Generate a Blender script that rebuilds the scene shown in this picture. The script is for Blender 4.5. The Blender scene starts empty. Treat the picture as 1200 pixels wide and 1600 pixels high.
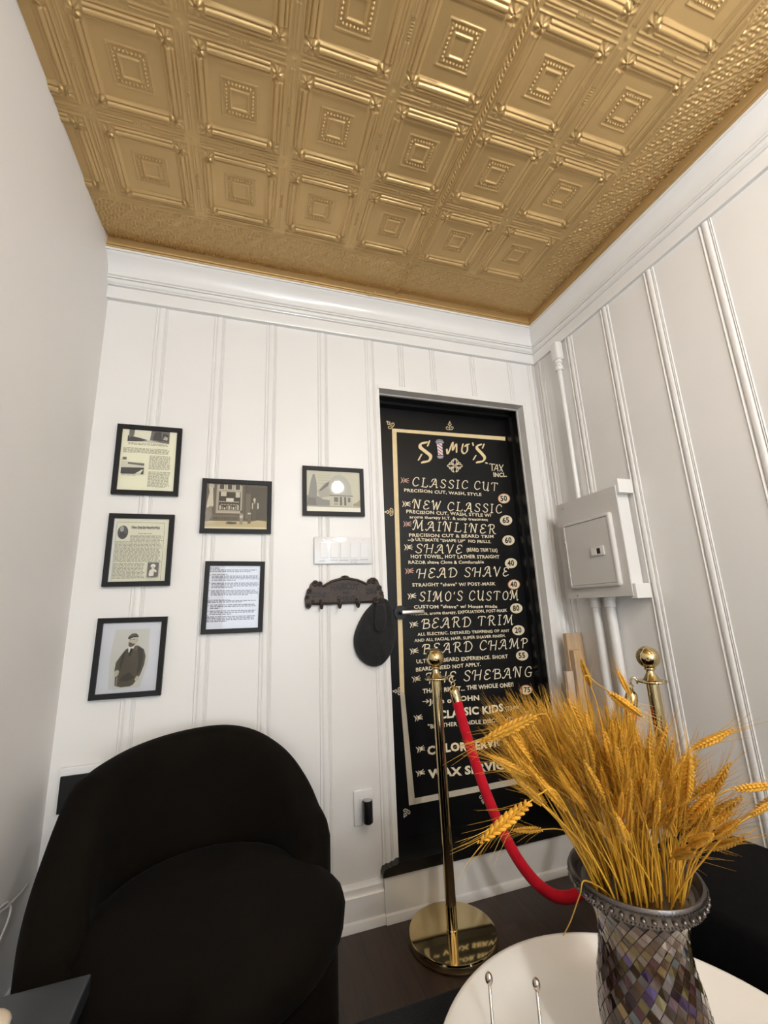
import bpy, bmesh, math, random
import numpy as np
from mathutils import Vector, Matrix
random.seed(7)
RNG = np.random.default_rng(7)
scene = bpy.context.scene
COL = scene.collection
PI = math.pi

# ------------------------------------------------------------------ camera
CAM = Vector((0.62413, -1.83888, 1.15405))
ROT = Matrix(((0.953771, -0.028658, -0.299165), (-0.297726, -0.225867, -0.927547), (-0.040990, 0.973736, -0.223958)))
FPX = 655.868
cd = bpy.data.cameras.new('camera')
cd.sensor_fit = 'VERTICAL'; cd.sensor_height = 36.0; cd.sensor_width = 27.0
cd.lens = FPX / 1600 * 36.0
cd.clip_start = 0.02
cam = bpy.data.objects.new('camera', cd)
cam.matrix_world = Matrix.Translation(CAM) @ ROT.to_4x4()
COL.objects.link(cam); scene.camera = cam

# ------------------------------------------------------------------ light and exposure
scene.view_settings.view_transform = 'Standard'
scene.view_settings.look = 'None'
scene.view_settings.gamma = 1.0
scene.view_settings.use_curve_mapping = False
scene.view_settings.exposure = 0.26
LAMP = Vector((1.40, -2.02, 2.31))
LAMP_W = 27.0          # the pendant globe
WINDOW_W = 60.0        # daylight through the front window
BACKLAMP_W = 62.0      # each domed ceiling lamp in the rear of the room
world = bpy.data.worlds.new('world'); scene.world = world
world.use_nodes = True
world.node_tree.nodes['Background'].inputs[0].default_value = (0.75, 0.85, 1.0, 1)
world.node_tree.nodes['Background'].inputs[1].default_value = 1.0
ROOM_BACK = -7.0
wl = bpy.data.lights.new('window_daylight', 'AREA'); wl.shape = 'RECTANGLE'; wl.size = 1.9; wl.size_y = 2.3
wl.energy = WINDOW_W; wl.color = (0.80, 0.91, 1.0)
wlo = bpy.data.objects.new('window_daylight', wl); COL.objects.link(wlo)
wlo.location = (1.05, ROOM_BACK - 0.12, 1.28); wlo.rotation_euler = (PI / 2, 0, 0)

# room
H = 2.734; W0 = 2.183; ANG = -0.02207
def rx(y, off=0.0): return W0 + ANG * y - off            # x of the right wall at depth y
DL = 1.206; DR = 2.080; DTOP = 2.254; DOORY = 0.15
S = 0.3048; TX0 = 0.392; TY0 = -0.3059; GANG = -0.0095
CB, CT = 2.508, 2.700                                    # crown bottom and top

# ------------------------------------------------------------------ helpers
def ray(px, py): return ROT @ Vector(((px - 600) / FPX, (800 - py) / FPX, -1.0))
def at(px, py, y):                                       # point of the plane y=const seen at a pixel of the photograph
    d = ray(px, py); return CAM + d * ((y - CAM.y) / d.y)
def atz(px, py, z):
    d = ray(px, py); return CAM + d * ((z - CAM.z) / d.z)
def atd(px, py, t): return CAM + ray(px, py) * t
def atr(px, py, off=0.0):                                # on the right wall
    d = ray(px, py); t = ((W0 - off) - (CAM.x - ANG * CAM.y)) / (d.x - ANG * d.y); return CAM + d * t

MATS = {}
def mat(name, col, rough=0.5, metal=0.0, bump=0.0, bscale=60.0, var=0.0, vscale=8.0, spec=0.5, coat=0.0, sheen=0.0, stretch=None, rnd=0.0):
    if name in MATS: return MATS[name]
    m = bpy.data.materials.new(name); m.use_nodes = True
    nt = m.node_tree; b = nt.nodes['Principled BSDF']
    b.inputs['Base Color'].default_value = (*col, 1); b.inputs['Roughness'].default_value = rough
    b.inputs['Metallic'].default_value = metal; b.inputs['Specular IOR Level'].default_value = spec
    b.inputs['Coat Weight'].default_value = coat; b.inputs['Sheen Weight'].default_value = sheen
    tc = nt.nodes.new('ShaderNodeTexCoord')
    src = tc.outputs['Object']
    if stretch:
        mp = nt.nodes.new('ShaderNodeMapping'); mp.inputs['Scale'].default_value = stretch
        nt.links.new(src, mp.inputs['Vector']); src = mp.outputs['Vector']
    if var > 0 or rnd > 0:
        n = nt.nodes.new('ShaderNodeTexNoise'); n.inputs['Scale'].default_value = vscale; n.inputs['Detail'].default_value = 4
        nt.links.new(src, n.inputs['Vector'])
        hsv = nt.nodes.new('ShaderNodeHueSaturation'); hsv.inputs['Color'].default_value = (*col, 1)
        mr = nt.nodes.new('ShaderNodeMapRange'); mr.inputs['From Min'].default_value = 0.25; mr.inputs['From Max'].default_value = 0.75
        mr.inputs['To Min'].default_value = 1 - var; mr.inputs['To Max'].default_value = 1 + var
        nt.links.new(n.outputs['Fac'], mr.inputs['Value'])
        out = mr.outputs['Result']
        if rnd > 0:
            oi = nt.nodes.new('ShaderNodeObjectInfo'); mr2 = nt.nodes.new('ShaderNodeMapRange')
            mr2.inputs['To Min'].default_value = 1 - rnd; mr2.inputs['To Max'].default_value = 1 + rnd
            nt.links.new(oi.outputs['Random'], mr2.inputs['Value'])
            mu = nt.nodes.new('ShaderNodeMath'); mu.operation = 'MULTIPLY'
            nt.links.new(out, mu.inputs[0]); nt.links.new(mr2.outputs['Result'], mu.inputs[1]); out = mu.outputs[0]
        nt.links.new(out, hsv.inputs['Value']); nt.links.new(hsv.outputs['Color'], b.inputs['Base Color'])
    if bump > 0:
        n2 = nt.nodes.new('ShaderNodeTexNoise'); n2.inputs['Scale'].default_value = bscale; n2.inputs['Detail'].default_value = 3
        nt.links.new(src, n2.inputs['Vector'])
        bp = nt.nodes.new('ShaderNodeBump'); bp.inputs['Strength'].default_value = bump; bp.inputs['Distance'].default_value = 0.002
        nt.links.new(n2.outputs['Fac'], bp.inputs['Height']); nt.links.new(bp.outputs['Normal'], b.inputs['Normal'])
    MATS[name] = m
    return m

WALL = mat('white_wall_paint', (0.815, 0.80, 0.778), 0.38, bump=0.06, bscale=220, var=0.012, vscale=5)
PLAS = mat('smooth_wall_paint', (0.80, 0.785, 0.768), 0.55, bump=0.05, bscale=300, var=0.01, vscale=4)
TRIM = mat('gloss_trim_paint', (0.825, 0.812, 0.79), 0.22, bump=0.05, bscale=90, var=0.012)
BLACK = mat('black_door_paint', (0.004, 0.004, 0.0045), 0.33, spec=0.28, bump=0.05, bscale=120, var=0.1)
JAMB = mat('black_jamb_paint', (0.004, 0.004, 0.0042), 0.28, bump=0.2, bscale=70)
GOLDP = mat('gold_lettering_paint', (0.83, 0.66, 0.37), 0.5, var=0.06, vscale=30)
CREAM = mat('cream_lettering_paint', (0.86, 0.76, 0.55), 0.55, var=0.05, vscale=40)
GREYCR = mat('worn_cream_paint', (0.62, 0.56, 0.45), 0.6, var=0.08, vscale=25)
BRASS = mat('polished_brass', (0.66, 0.53, 0.29), 0.07, metal=1.0)
RED = mat('red_velvet', (0.55, 0.004, 0.018), 0.8, bump=0.4, bscale=500, spec=0.2, sheen=0.1, var=0.15, vscale=30)
FRAME = mat('black_frame_wood', (0.009, 0.0085, 0.0085), 0.5, bump=0.06, bscale=150, spec=0.25)
IRON = mat('brown_cast_iron', (0.042, 0.028, 0.021), 0.5, metal=0.35, bump=0.5, bscale=160, var=0.3, vscale=40)
CLOTH = mat('charcoal_felt', (0.012, 0.012, 0.0125), 0.95, bump=0.6, bscale=420, var=0.3, vscale=60, sheen=0.05)
CHAIR = mat('dark_brown_velvet', (0.0050, 0.0036, 0.0022), 0.9, bump=0.3, bscale=300, var=0.3, vscale=6, spec=0.08, sheen=0.012)
BENCH = mat('black_velvet', (0.0035, 0.0033, 0.0035), 0.95, bump=0.3, bscale=420, var=0.2, vscale=20, spec=0.08, sheen=0.008)
FUR = mat('black_nap_fabric', (0.006, 0.0065, 0.008), 0.9, bump=1.0, bscale=380, var=0.8, vscale=260, spec=0.2, sheen=0.03)
WHITEPL = mat('white_plastic', (0.80, 0.80, 0.80), 0.25)
BLKPL = mat('black_plastic', (0.008, 0.008, 0.009), 0.3)
GLAZE = mat('white_glaze', (0.80, 0.76, 0.70), 0.16, var=0.03, vscale=6, coat=0.3)
STEEL = mat('brushed_steel', (0.55, 0.54, 0.53), 0.3, metal=1.0)
NICKEL = mat('aged_nickel', (0.52, 0.46, 0.40), 0.2, metal=1.0)
PEWTER = mat('dark_pewter', (0.16, 0.14, 0.13), 0.3, metal=1.0, bump=0.2, bscale=300)
PANELGREY = mat('panel_enamel', (0.66, 0.635, 0.605), 0.4, bump=0.03, bscale=300)
WHITECON = mat('painted_conduit', (0.80, 0.785, 0.76), 0.3, bump=0.08, bscale=60)
PINE = mat('bare_pine', (0.55, 0.39, 0.25), 0.7, var=0.16, vscale=14, stretch=(6, 6, 0.6), bump=0.2, bscale=30)
PALEPINE = mat('pale_pine', (0.66, 0.52, 0.40), 0.7, var=0.12, vscale=14, stretch=(6, 6, 0.6), bump=0.2, bscale=30)
WHEAT = mat('gold_wheat_ear', (0.58, 0.29, 0.022), 0.6, var=0.28, vscale=90, rnd=0.25)
STRAW = mat('gold_straw', (0.60, 0.32, 0.028), 0.5, var=0.2, vscale=30, rnd=0.28)
SLATE = mat('dark_slate_top', (0.020, 0.023, 0.028), 0.35, var=0.2, vscale=20)
BEIGE = mat('beige_ceramic', (0.62, 0.52, 0.40), 0.5, var=0.05)
CABLE = mat('white_cable', (0.70, 0.68, 0.66), 0.5)
DARKSLOT = mat('dark_recess', (0.01, 0.01, 0.01), 0.8)

def newmesh(name, V, F, m, parent=None, smooth=False, mats=None, fm=None, autos=None):
    me = bpy.data.meshes.new(name)
    me.from_pydata([tuple(v) for v in V], [], F)
    for k in (mats or [m]): me.materials.append(k)
    if fm is not None: me.polygons.foreach_set('material_index', fm)
    if smooth: me.polygons.foreach_set('use_smooth', [True] * len(me.polygons))
    me.update()
    o = bpy.data.objects.new(name, me); COL.objects.link(o)
    if parent is not None: o.parent = parent
    if autos:
        me.polygons.foreach_set('use_smooth', [True] * len(me.polygons))
        me.set_sharp_from_angle(angle=math.radians(autos))
    return o

class MB:                                                # collects shapes into ONE mesh
    def __init__(s): s.V = []; s.F = []; s.M = []; s.mi = 0
    def add(s, V, F):
        n = len(s.V); s.V += [Vector(v) for v in V]; s.F += [[i + n for i in f] for f in F]; s.M += [s.mi] * len(F); return s
    def box(s, a, b, bev=0.0):
        a = Vector(a); b = Vector(b)
        if bev <= 0:
            V = [(x, y, z) for z in (a.z, b.z) for y in (a.y, b.y) for x in (a.x, b.x)]
            return s.add(V, [[0, 2, 3, 1], [4, 5, 7, 6], [0, 1, 5, 4], [2, 6, 7, 3], [0, 4, 6, 2], [1, 3, 7, 5]])
        bm = bmesh.new(); bmesh.ops.create_cube(bm, size=1.0)
        for v in bm.verts: v.co = Vector((a.x + (v.co.x + .5) * (b.x - a.x), a.y + (v.co.y + .5) * (b.y - a.y), a.z + (v.co.z + .5) * (b.z - a.z)))
        bmesh.ops.bevel(bm, geom=bm.edges[:], offset=bev, segments=3, profile=0.5, affect='EDGES')
        bm.verts.index_update(); s.add([v.co.copy() for v in bm.verts], [[v.index for v in f.verts] for f in bm.faces]); bm.free(); return s
    def tube(s, pts, r, n=10, cap=True):
        pts = [Vector(p) for p in pts]; rs = r if isinstance(r, (list, tuple)) else [r] * len(pts)
        t0 = (pts[1] - pts[0]).normalized(); up = Vector((0, 0, 1)) if abs(t0.z) < .9 else Vector((1, 0, 0))
        a = t0.cross(up).normalized(); V = []; F = []
        for i, p in enumerate(pts):
            t = (pts[min(i + 1, len(pts) - 1)] - pts[max(i - 1, 0)]).normalized()
            a = (a - t * a.dot(t)).normalized(); b = t.cross(a)
            for k in range(n):
                w = 2 * PI * k / n; V.append(p + (a * math.cos(w) + b * math.sin(w)) * rs[i])
        for i in range(len(pts) - 1):
            for k in range(n): F.append([i * n + k, i * n + (k + 1) % n, (i + 1) * n + (k + 1) % n, (i + 1) * n + k])
        if cap: F.append(list(range(n))[::-1]); F.append([(len(pts) - 1) * n + k for k in range(n)])
        return s.add(V, F)
    def lathe(s, prof, c=(0, 0, 0), n=40, close=False):   # prof: (r, z)
        c = Vector(c); V = []; F = []
        for r, z in prof:
            for k in range(n): w = 2 * PI * k / n; V.append(c + Vector((r * math.cos(w), r * math.sin(w), z)))
        m = len(prof)
        for i in range(m - 1 + (1 if close else 0)):
            j = (i + 1) % m
            for k in range(n): F.append([i * n + k, i * n + (k + 1) % n, j * n + (k + 1) % n, j * n + k])
        if not close:
            if prof[0][0] > 1e-6: F.append(list(range(n))[::-1])
            if prof[-1][0] > 1e-6: F.append([(m - 1) * n + k for k in range(n)])
        return s.add(V, F)
    def ball(s, c, r, n=16, m=10, sc=(1, 1, 1), rot=None):
        V = []; F = []; c = Vector(c)
        def q(v):
            v = Vector((v[0] * sc[0], v[1] * sc[1], v[2] * sc[2]))
            return c + ((rot @ v) if rot else v)
        V.append(q((0, 0, -r)))
        for i in range(1, m):
            a = -PI / 2 + PI * i / m
            for k in range(n): w = 2 * PI * k / n; V.append(q((r * math.cos(a) * math.cos(w), r * math.cos(a) * math.sin(w), r * math.sin(a))))
        V.append(q((0, 0, r)))
        for k in range(n): F.append([0, 1 + (k + 1) % n, 1 + k])
        for i in range(m - 2):
            for k in range(n): F.append([1 + i * n + k, 1 + i * n + (k + 1) % n, 1 + (i + 1) * n + (k + 1) % n, 1 + (i + 1) * n + k])
        L = len(V) - 1
        for k in range(n): F.append([L, 1 + (m - 2) * n + k, 1 + (m - 2) * n + (k + 1) % n])
        return s.add(V, F)
    def torus(s, c, R, r, axis='z', n=28, m=8):
        c = Vector(c); V = []; F = []
        for i in range(n):
            a = 2 * PI * i / n
            for k in range(m):
                b = 2 * PI * k / m; q = ((R + r * math.cos(b)) * math.cos(a), (R + r * math.cos(b)) * math.sin(a), r * math.sin(b))
                if axis == 'y': q = (q[0], q[2], q[1])
                if axis == 'x': q = (q[2], q[0], q[1])
                V.append(c + Vector(q))
        for i in range(n):
            for k in range(m): F.append([i * m + k, ((i + 1) % n) * m + k, ((i + 1) % n) * m + (k + 1) % m, i * m + (k + 1) % m])
        return s.add(V, F)
    def prism(s, poly, y0, y1):                           # polygon in x,z extruded along y
        n = len(poly); V = [(x, y0, z) for x, z in poly] + [(x, y1, z) for x, z in poly]
        F = [list(range(n)), list(range(2 * n - 1, n - 1, -1))] + [[i, i + n, (i + 1) % n + n, (i + 1) % n] for i in range(n)]
        return s.add(V, F)
    def flat(s, poly, y):
        return s.add([(x, y, z) for x, z in poly], [list(range(len(poly)))])
    def build(s, name, m, parent=None, smooth=False, autos=None, mats=None):
        return newmesh(name, s.V, s.F, m, parent, smooth, mats, s.M if mats else None, autos)

def setp(o, label=None, cat=None, group=None, kind=None):
    if label: o['label'] = label
    if cat: o['category'] = cat
    if group: o['group'] = group
    if kind: o['kind'] = kind
    return o
def struct(o): o['kind'] = 'structure'; return o
def empty(name, loc, rz=0.0, label=None, cat=None, group=None):
    o = bpy.data.objects.new(name, None); o.empty_display_size = 0.05; COL.objects.link(o)
    o.location = loc; o.rotation_euler = (0, 0, rz)
    return setp(o, label, cat, group)
def bezier(P, n=12):
    P = [Vector(p) for p in P]; out = []
    for i in range(n + 1):
        t = i / n; q = P[:]
        while len(q) > 1: q = [q[j].lerp(q[j + 1], t) for j in range(len(q) - 1)]
        out.append(q[0])
    return out
def catmull(P, k=6):
    P = [Vector(p) for p in P]
    if len(P) == 2: return [P[0].lerp(P[1], i / k) for i in range(k + 1)]
    Q = [P[0] * 2 - P[1]] + P + [P[-1] * 2 - P[-2]]; out = []
    for i in range(1, len(Q) - 2):
        for j in range(k):
            t = j / k; a, b, c, d = Q[i - 1:i + 3]
            out.append(0.5 * ((2 * b) + (c - a) * t + (2 * a - 5 * b + 4 * c - d) * t * t + (3 * b - a - 3 * c + d) * t ** 3))
    out.append(P[-1]); return out

# ================================================================== STRUCTURE
# floor
fm = bpy.data.materials.new('dark_wood_floor'); fm.use_nodes = True
nt = fm.node_tree; b = nt.nodes['Principled BSDF']
tc = nt.nodes.new('ShaderNodeTexCoord'); mp = nt.nodes.new('ShaderNodeMapping'); mp.inputs['Rotation'].default_value = (0, 0, PI / 2)
nt.links.new(tc.outputs['Object'], mp.inputs['Vector'])
br = nt.nodes.new('ShaderNodeTexBrick'); br.inputs['Scale'].default_value = 1.0; br.inputs['Brick Width'].default_value = 1.2; br.inputs['Row Height'].default_value = 0.13
br.inputs['Mortar Size'].default_value = 0.0012; br.inputs['Color1'].default_value = (0.052, 0.030, 0.022, 1); br.inputs['Color2'].default_value = (0.040, 0.024, 0.018, 1); br.inputs['Mortar'].default_value = (0.02, 0.012, 0.009, 1)
nt.links.new(mp.outputs['Vector'], br.inputs['Vector'])
mp2 = nt.nodes.new('ShaderNodeMapping'); mp2.inputs['Scale'].default_value = (40, 2.2, 1); nt.links.new(tc.outputs['Object'], mp2.inputs['Vector'])
nz = nt.nodes.new('ShaderNodeTexNoise'); nz.inputs['Scale'].default_value = 2.0; nz.inputs['Detail'].default_value = 6; nt.links.new(mp2.outputs['Vector'], nz.inputs['Vector'])
mx = nt.nodes.new('ShaderNodeMixRGB'); mx.blend_type = 'MULTIPLY'; mx.inputs['Fac'].default_value = 0.75
cr = nt.nodes.new('ShaderNodeValToRGB'); cr.color_ramp.elements[0].position = 0.3; cr.color_ramp.elements[0].color = (0.55, 0.55, 0.55, 1); cr.color_ramp.elements[1].position = 0.7; cr.color_ramp.elements[1].color = (1.3, 1.25, 1.2, 1)
nt.links.new(nz.outputs['Fac'], cr.inputs['Fac']); nt.links.new(br.outputs['Color'], mx.inputs[1]); nt.links.new(cr.outputs['Color'], mx.inputs[2])
nt.links.new(mx.outputs['Color'], b.inputs['Base Color']); b.inputs['Roughness'].default_value = 0.42
FLOORM = fm
XL, XR = 0.0, rx(ROOM_BACK)
struct(MB().box((XL - .1, ROOM_BACK - .1, -0.06), (XR + .1, 0.1, 0.0)).build('floor', FLOORM))

# bead strip profile of the wall boards: (offset along wall, out of wall)
def halfround(c, r, h, k=5): return [(c + r * math.cos(PI - PI * i / k), h * math.sin(PI * i / k)) for i in range(k + 1)]
BEAD = [(-.0245, 0), (-.024, -.003)] + halfround(-.0195, .0038, .005) + [(-.0145, -.003)] + halfround(0.0, .0115, .0068, 8) + [(.0130, -.003)] + halfround(.0160, .0024, .004, 4) + [(.0188, -.003)] + halfround(.0215, .0024, .004, 4) + [(.0243, -.003), (.0248, 0)]
THIN = [(-.015, 0), (-.0147, -.003)] + halfround(-.0085, .0045, .0035) + [(-.002, -.003)] + halfround(.006, .0055, .004) + [(.0138, -.003), (.0142, 0)]
def boardline(x0, x1, beads, prof=BEAD):
    P = [(x0, 0)]
    for c, pr in beads:
        for d, h in pr:
            if x0 + 1e-4 < c + d < x1 - 1e-4: P.append((c + d, h))
    P.append((x1, 0)); return P
wb = MB()
def wallpiece(P, z0, z1, zl=None):
    n = len(P); V = [(x, -h, z0) for x, h in P] + [(x, -h, z1) for x, h in P]
    wb.add(V, [[i, i + 1, i + 1 + n, i + n] for i in range(n - 1)])
BBACK = [(d, h * .5) for d, h in BEAD]
backbeads = [(c, BBACK) for c in (.215, .456, .689, .932, 1.174)]
overbeads = [(at(px, py, 0).x, THIN) for px, py in ((625, 540), (674, 548), (736, 556), (794.5, 565))]
wallpiece(boardline(-.02, DL, backbeads), 0, H + .075)
wallpiece(boardline(DL, DR, overbeads), DTOP, H + .075)
wallpiece(boardline(DR, W0 + .06, [(2.156, BEAD)]), 0, H + .075)
wallpiece([(DL, 0), (DR, 0)], 0, .16)
# back side shell so that the wall has thickness
wb.box((-.1, .19, 0), (W0 + .1, .24, H + .075))
wb.box((-.1, .0, 0), (-.02, .19, H + .075)); wb.box((W0 + .06, .0, 0), (W0 + .1, .19, H + .075))
struct(wb.build('wall_back', WALL, autos=40))
# right wall (boards run up, slightly out of square)
rb = MB()
ys = [-.281 - .2343 * k for k in range(29)]
P = boardline(0.0, 7.1, [(-y, [(d, h) for d, h in BEAD]) for y in [-.05] + ys])
V = []
for s_, h in P:
    V.append((rx(-s_) - h, -s_, 0))
n = len(V); V += [(x, y, H + .075) for x, y, _ in V]
rb.add(V, [[i, i + n, i + 1 + n, i + 1] for i in range(n - 1)])
rb.box((W0 + .20, -7.1, 0), (W0 + .26, .1, H + .075))
struct(rb.build('wall_right', WALL, autos=40))
struct(MB().box((-.1, ROOM_BACK - .1, 0), (0, 0.0, H + .075)).build('wall_left', PLAS))
# front wall behind the viewpoint, with a window
fw = MB(); wx0, wx1, wz0, wz1 = .1, 2.0, .12, 2.45
fw.box((-.1, ROOM_BACK - .1, 0), (wx0, ROOM_BACK, H)); fw.box((wx1, ROOM_BACK - .1, 0), (XR + .1, ROOM_BACK, H))
fw.box((wx0, ROOM_BACK - .1, 0), (wx1, ROOM_BACK, wz0)); fw.box((wx0, ROOM_BACK - .1, wz1), (wx1, ROOM_BACK, H))
struct(fw.build('wall_front', PLAS))
wf = MB()
for x in (wx0, 1.03, wx1 - .04): wf.box((x, ROOM_BACK - .06, wz0), (x + .04, ROOM_BACK - .01, wz1))
for z in (wz0, wz1 - .04): wf.box((wx0, ROOM_BACK - .06, z), (wx1, ROOM_BACK - .01, z + .04))
struct(wf.build('window_1', TRIM))

# ---- ceiling: pressed metal tiles as real relief
def band(a, c, w): return np.clip(1 - ((a - c) / w) ** 2, 0, None) ** .5
def tile_relief(u, v):
    au, av = np.abs(u), np.abs(v); a = np.maximum(au, av); bb = np.minimum(au, av)
    h = np.zeros_like(u)
    rod = bb < .285
    h += rod * (.0095 * band(a, .362, .026) + .0045 * band(a, .322, .011) + .0065 * band(a, .404, .014))
    h += .0035 * band(a, .438, .008)
    # corner leaves
    cu, cv = au - .355, av - .355; d = np.hypot(cu, cv); th = np.arctan2(cv, cu)
    h += .0125 * np.exp(-(d / .056) ** 2) * (.62 + .38 * np.cos(6 * (th - PI / 4))) * (a < .45)
    d2 = np.hypot(au - .325, av - .325); h += .006 * np.exp(-(d2 / .02) ** 2)
    # border strip: short ridges and a few beads mid-side, boss at the crossings
    edge = a > .462
    h += edge * ((bb > .09) & (bb < .42)) * .0035 * band(a, .487, .010)
    h += edge * (bb < .075) * .0035 * np.clip(1 - (((np.mod(bb + .0125, .025) - .0125) / .010) ** 2 + ((a - .492) / .010) ** 2), 0, None) ** .5
    d3 = np.hypot(au - .5, av - .5); h += .004 * np.exp(-(d3 / .018) ** 2)
    # recessed field and the beaded square in the middle
    h -= .0035 * np.clip((.305 - a) / .012, 0, 1)
    h += .0038 * band(a, .172, .009) + .0055 * band(a, .086, .012)
    pos = np.mod(bb + .0175, .035) - .0175
    h += (bb < .142) * .0062 * np.clip(1 - (pos / .0125) ** 2 - ((a - .130) / .0125) ** 2, 0, None) ** .5
    return h
XC0, XC1, YC0, YC1 = 0.0, 2.140, -1.95, -0.078
nx, ny = 1040, 912
gx = np.linspace(XC0, XC1, nx); gy = np.linspace(YC0, YC1, ny)
X, Y = np.meshgrid(gx, gy)
J = (TY0 - Y + GANG * (X - TX0)) / S; I = (X - TX0 + GANG * J * S) / S
infield = (I < 5.0) & (J > 0.0)
u = I - np.floor(I) - .5; v = J - np.floor(J) - .5
relief = np.where(infield, tile_relief(u, v), 0)
# distance from the tile field into the plain hammered border
dB = np.maximum(np.clip((I - 5.0) * S, 0, None), np.clip(-J * S, 0, None))
relief += .0026 * band(dB, .006, .005) * (dB > 0)
def fbm(x, y, s):
    h = np.zeros_like(x)
    for k in range(9):
        a, p = RNG.uniform(0, 2 * PI), RNG.uniform(0, 2 * PI); f = s * RNG.uniform(.7, 1.4)
        h += np.sin(f * (x * math.cos(a) + y * math.sin(a)) + p)
    return h / 9
ham = np.clip(fbm(X, Y, 420), -.3, .6) * .0085
relief += np.where(dB > .012, ham, 0)
distE = np.minimum(XC1 - .006 * 0 - X, YC1 - Y)            # distance to the outer border
droop = -.024 * np.clip((dB - .02) / .19, 0, 1) ** 2.6
relief += droop
# roped seam between two metal sheets
seam = (X - (TX0 + 3 * S - GANG * J * S))
relief += np.where(np.abs(seam) < .010, (.0125 + .0028 * np.sin((J * S + seam * .9) * 2 * PI / .014)) * np.sqrt(np.clip(1 - (seam / .010) ** 2, 0, None)), 0)
Z = H - relief
V = np.stack([X.ravel(), Y.ravel(), Z.ravel()], 1)
idx = np.arange(nx * ny).reshape(ny, nx)
quads = np.stack([idx[:-1, :-1], idx[1:, :-1], idx[1:, 1:], idx[:-1, 1:]], -1).reshape(-1, 4)
extraV = np.array([(-.1, ROOM_BACK - .1, H), (XR + .1, ROOM_BACK - .1, H), (XR + .1, YC0, H), (-.1, YC0, H),
                   (-.1, ROOM_BACK - .1, H + .075), (XR + .1, ROOM_BACK - .1, H + .075), (XR + .1, .1, H + .075), (-.1, .1, H + .075)])
k = len(V); V = np.concatenate([V, extraV])
quads = np.concatenate([quads, np.array([[k, k + 3, k + 2, k + 1], [k + 4, k + 5, k + 6, k + 7]])])
me = bpy.data.meshes.new('ceiling'); me.vertices.add(len(V)); me.vertices.foreach_set('co', V.ravel())
me.loops.add(len(quads) * 4); me.loops.foreach_set('vertex_index', quads.ravel().astype(np.int32))
me.polygons.add(len(quads)); me.polygons.foreach_set('loop_start', np.arange(0, len(quads) * 4, 4, dtype=np.int32))
me.polygons.foreach_set('use_smooth', np.ones(len(quads), bool))
me.update(calc_edges=True); me.validate()
CEIL = mat('gold_ceiling_paint', (0.58, 0.395, 0.172), 0.40, metal=0.45, bump=0.12, bscale=260, var=0.05, vscale=3)
me.materials.append(CEIL)
ceil = bpy.data.objects.new('ceiling', me); COL.objects.link(ceil); struct(ceil)

# ---- crown moulding: profile (out from wall, z)
def arc(p0, p1, bulge, k=8):
    out = []
    for i in range(k + 1):
        t = i / k; q = Vector(p0).lerp(Vector(p1), t); d = Vector(p1) - Vector(p0); nrm = Vector((-d.y, d.x)).normalized()
        out.append(tuple(q + nrm * bulge * 4 * t * (1 - t)))
    return out
CROWN = [(0, CB), (.020, CB), (.022, CB + .004), (.022, CB + .055), (.015, CB + .057), (.015, CB + .061), (.025, CB + .063)] + arc((.026, CB + .066), (.034, CB + .086), -.006, 5) + [(.025, CB + .088), (.025, CB + .092), (.033, CB + .093), (.034, CB + .099), (.030, CB + .100), (.037, CB + .103)] + arc((.038, CB + .1035), (.083, CT - .014), .011, 9) + [(.086, CT - .010), (.092, CT - .010), (.092, CT), (0, CT)]
GOLDM = [(0, CT), (.090, CT), (.094, CT + .002), (.095, CT + .006), (.090, CT + .008), (.090, CT + .011), (.096, CT + .013), (.097, CT + .017), (.091, CT + .019), (.091, CT + .024), (.088, H + .018), (.088, H + .040), (0, H + .040)]
def mould(name, prof, m, wallside, scale=1.0):
    V = []; F = []; n = len(prof)
    for o, z in prof:
        oR = o * .80
        if wallside == 'back': V.append((0.0, -o, z))
        else: V.append((rx(ROOM_BACK) - oR, ROOM_BACK, z))
    for o, z in prof:
        oR = o * .80; V.append((rx(-o, oR), -o, z))
    for i in range(n):
        j = (i + 1) % n; F.append([i, j, j + n, i + n])
    F.append(list(range(n))); F.append(list(range(2 * n - 1, n - 1, -1)))
    return struct(newmesh(name, V, F, m, autos=28))
mould('trim_1', CROWN, TRIM, 'back'); mould('trim_2', CROWN, TRIM, 'right')
mould('trim_3', GOLDM, CEIL, 'back'); mould('trim_4', GOLDM, CEIL, 'right')

# ---- baseboard, riser under the door, sill
bbp = [(0, 0), (-.034, 0), (-.034, .012), (-.028, .024), (-.020, .028), (-.020, .100), (-.016, .104), (-.013, .112), (-.013, .124), (-.009, .130), (-.006, .138), (0, .138)]
def base_run(name, x0, x1, prof, m):
    n = len(prof); V = [(x0, y, z) for y, z in prof] + [(x1, y, z) for y, z in prof]
    F = [[i, (i + 1) % n, (i + 1) % n + n, i + n] for i in range(n)] + [list(range(n)), list(range(2 * n - 1, n - 1, -1))]
    return struct(newmesh(name, V, F, m, autos=30))
base_run('baseboard_back', 0.0, 1.148, bbp, TRIM)
riser = [(0, 0), (-.040, 0), (-.040, .010), (-.034, .024), (-.026, .028), (-.026, .152), (0, .152)]
RISERM = mat('gloss_riser_paint', (0.80, 0.79, 0.77), 0.13, bump=0.08, bscale=25)
base_run('baseboard_door', 1.148, W0 - .002, riser, RISERM)
rbb = MB(); n = len(bbp)
V = [(rx(-.04) + y, -.04, z) for y, z in bbp] + [(rx(ROOM_BACK) + y, ROOM_BACK, z) for y, z in bbp]
rbb.add(V, [[i, i + n, (i + 1) % n + n, (i + 1) % n] for i in range(n)] + [list(range(n)), list(range(2 * n - 1, n - 1, -1))])
struct(rbb.build('baseboard_right', TRIM, autos=30))
lbb = MB(); V = [(-y, 0, z) for y, z in bbp] + [(-y, ROOM_BACK, z) for y, z in bbp]
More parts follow.
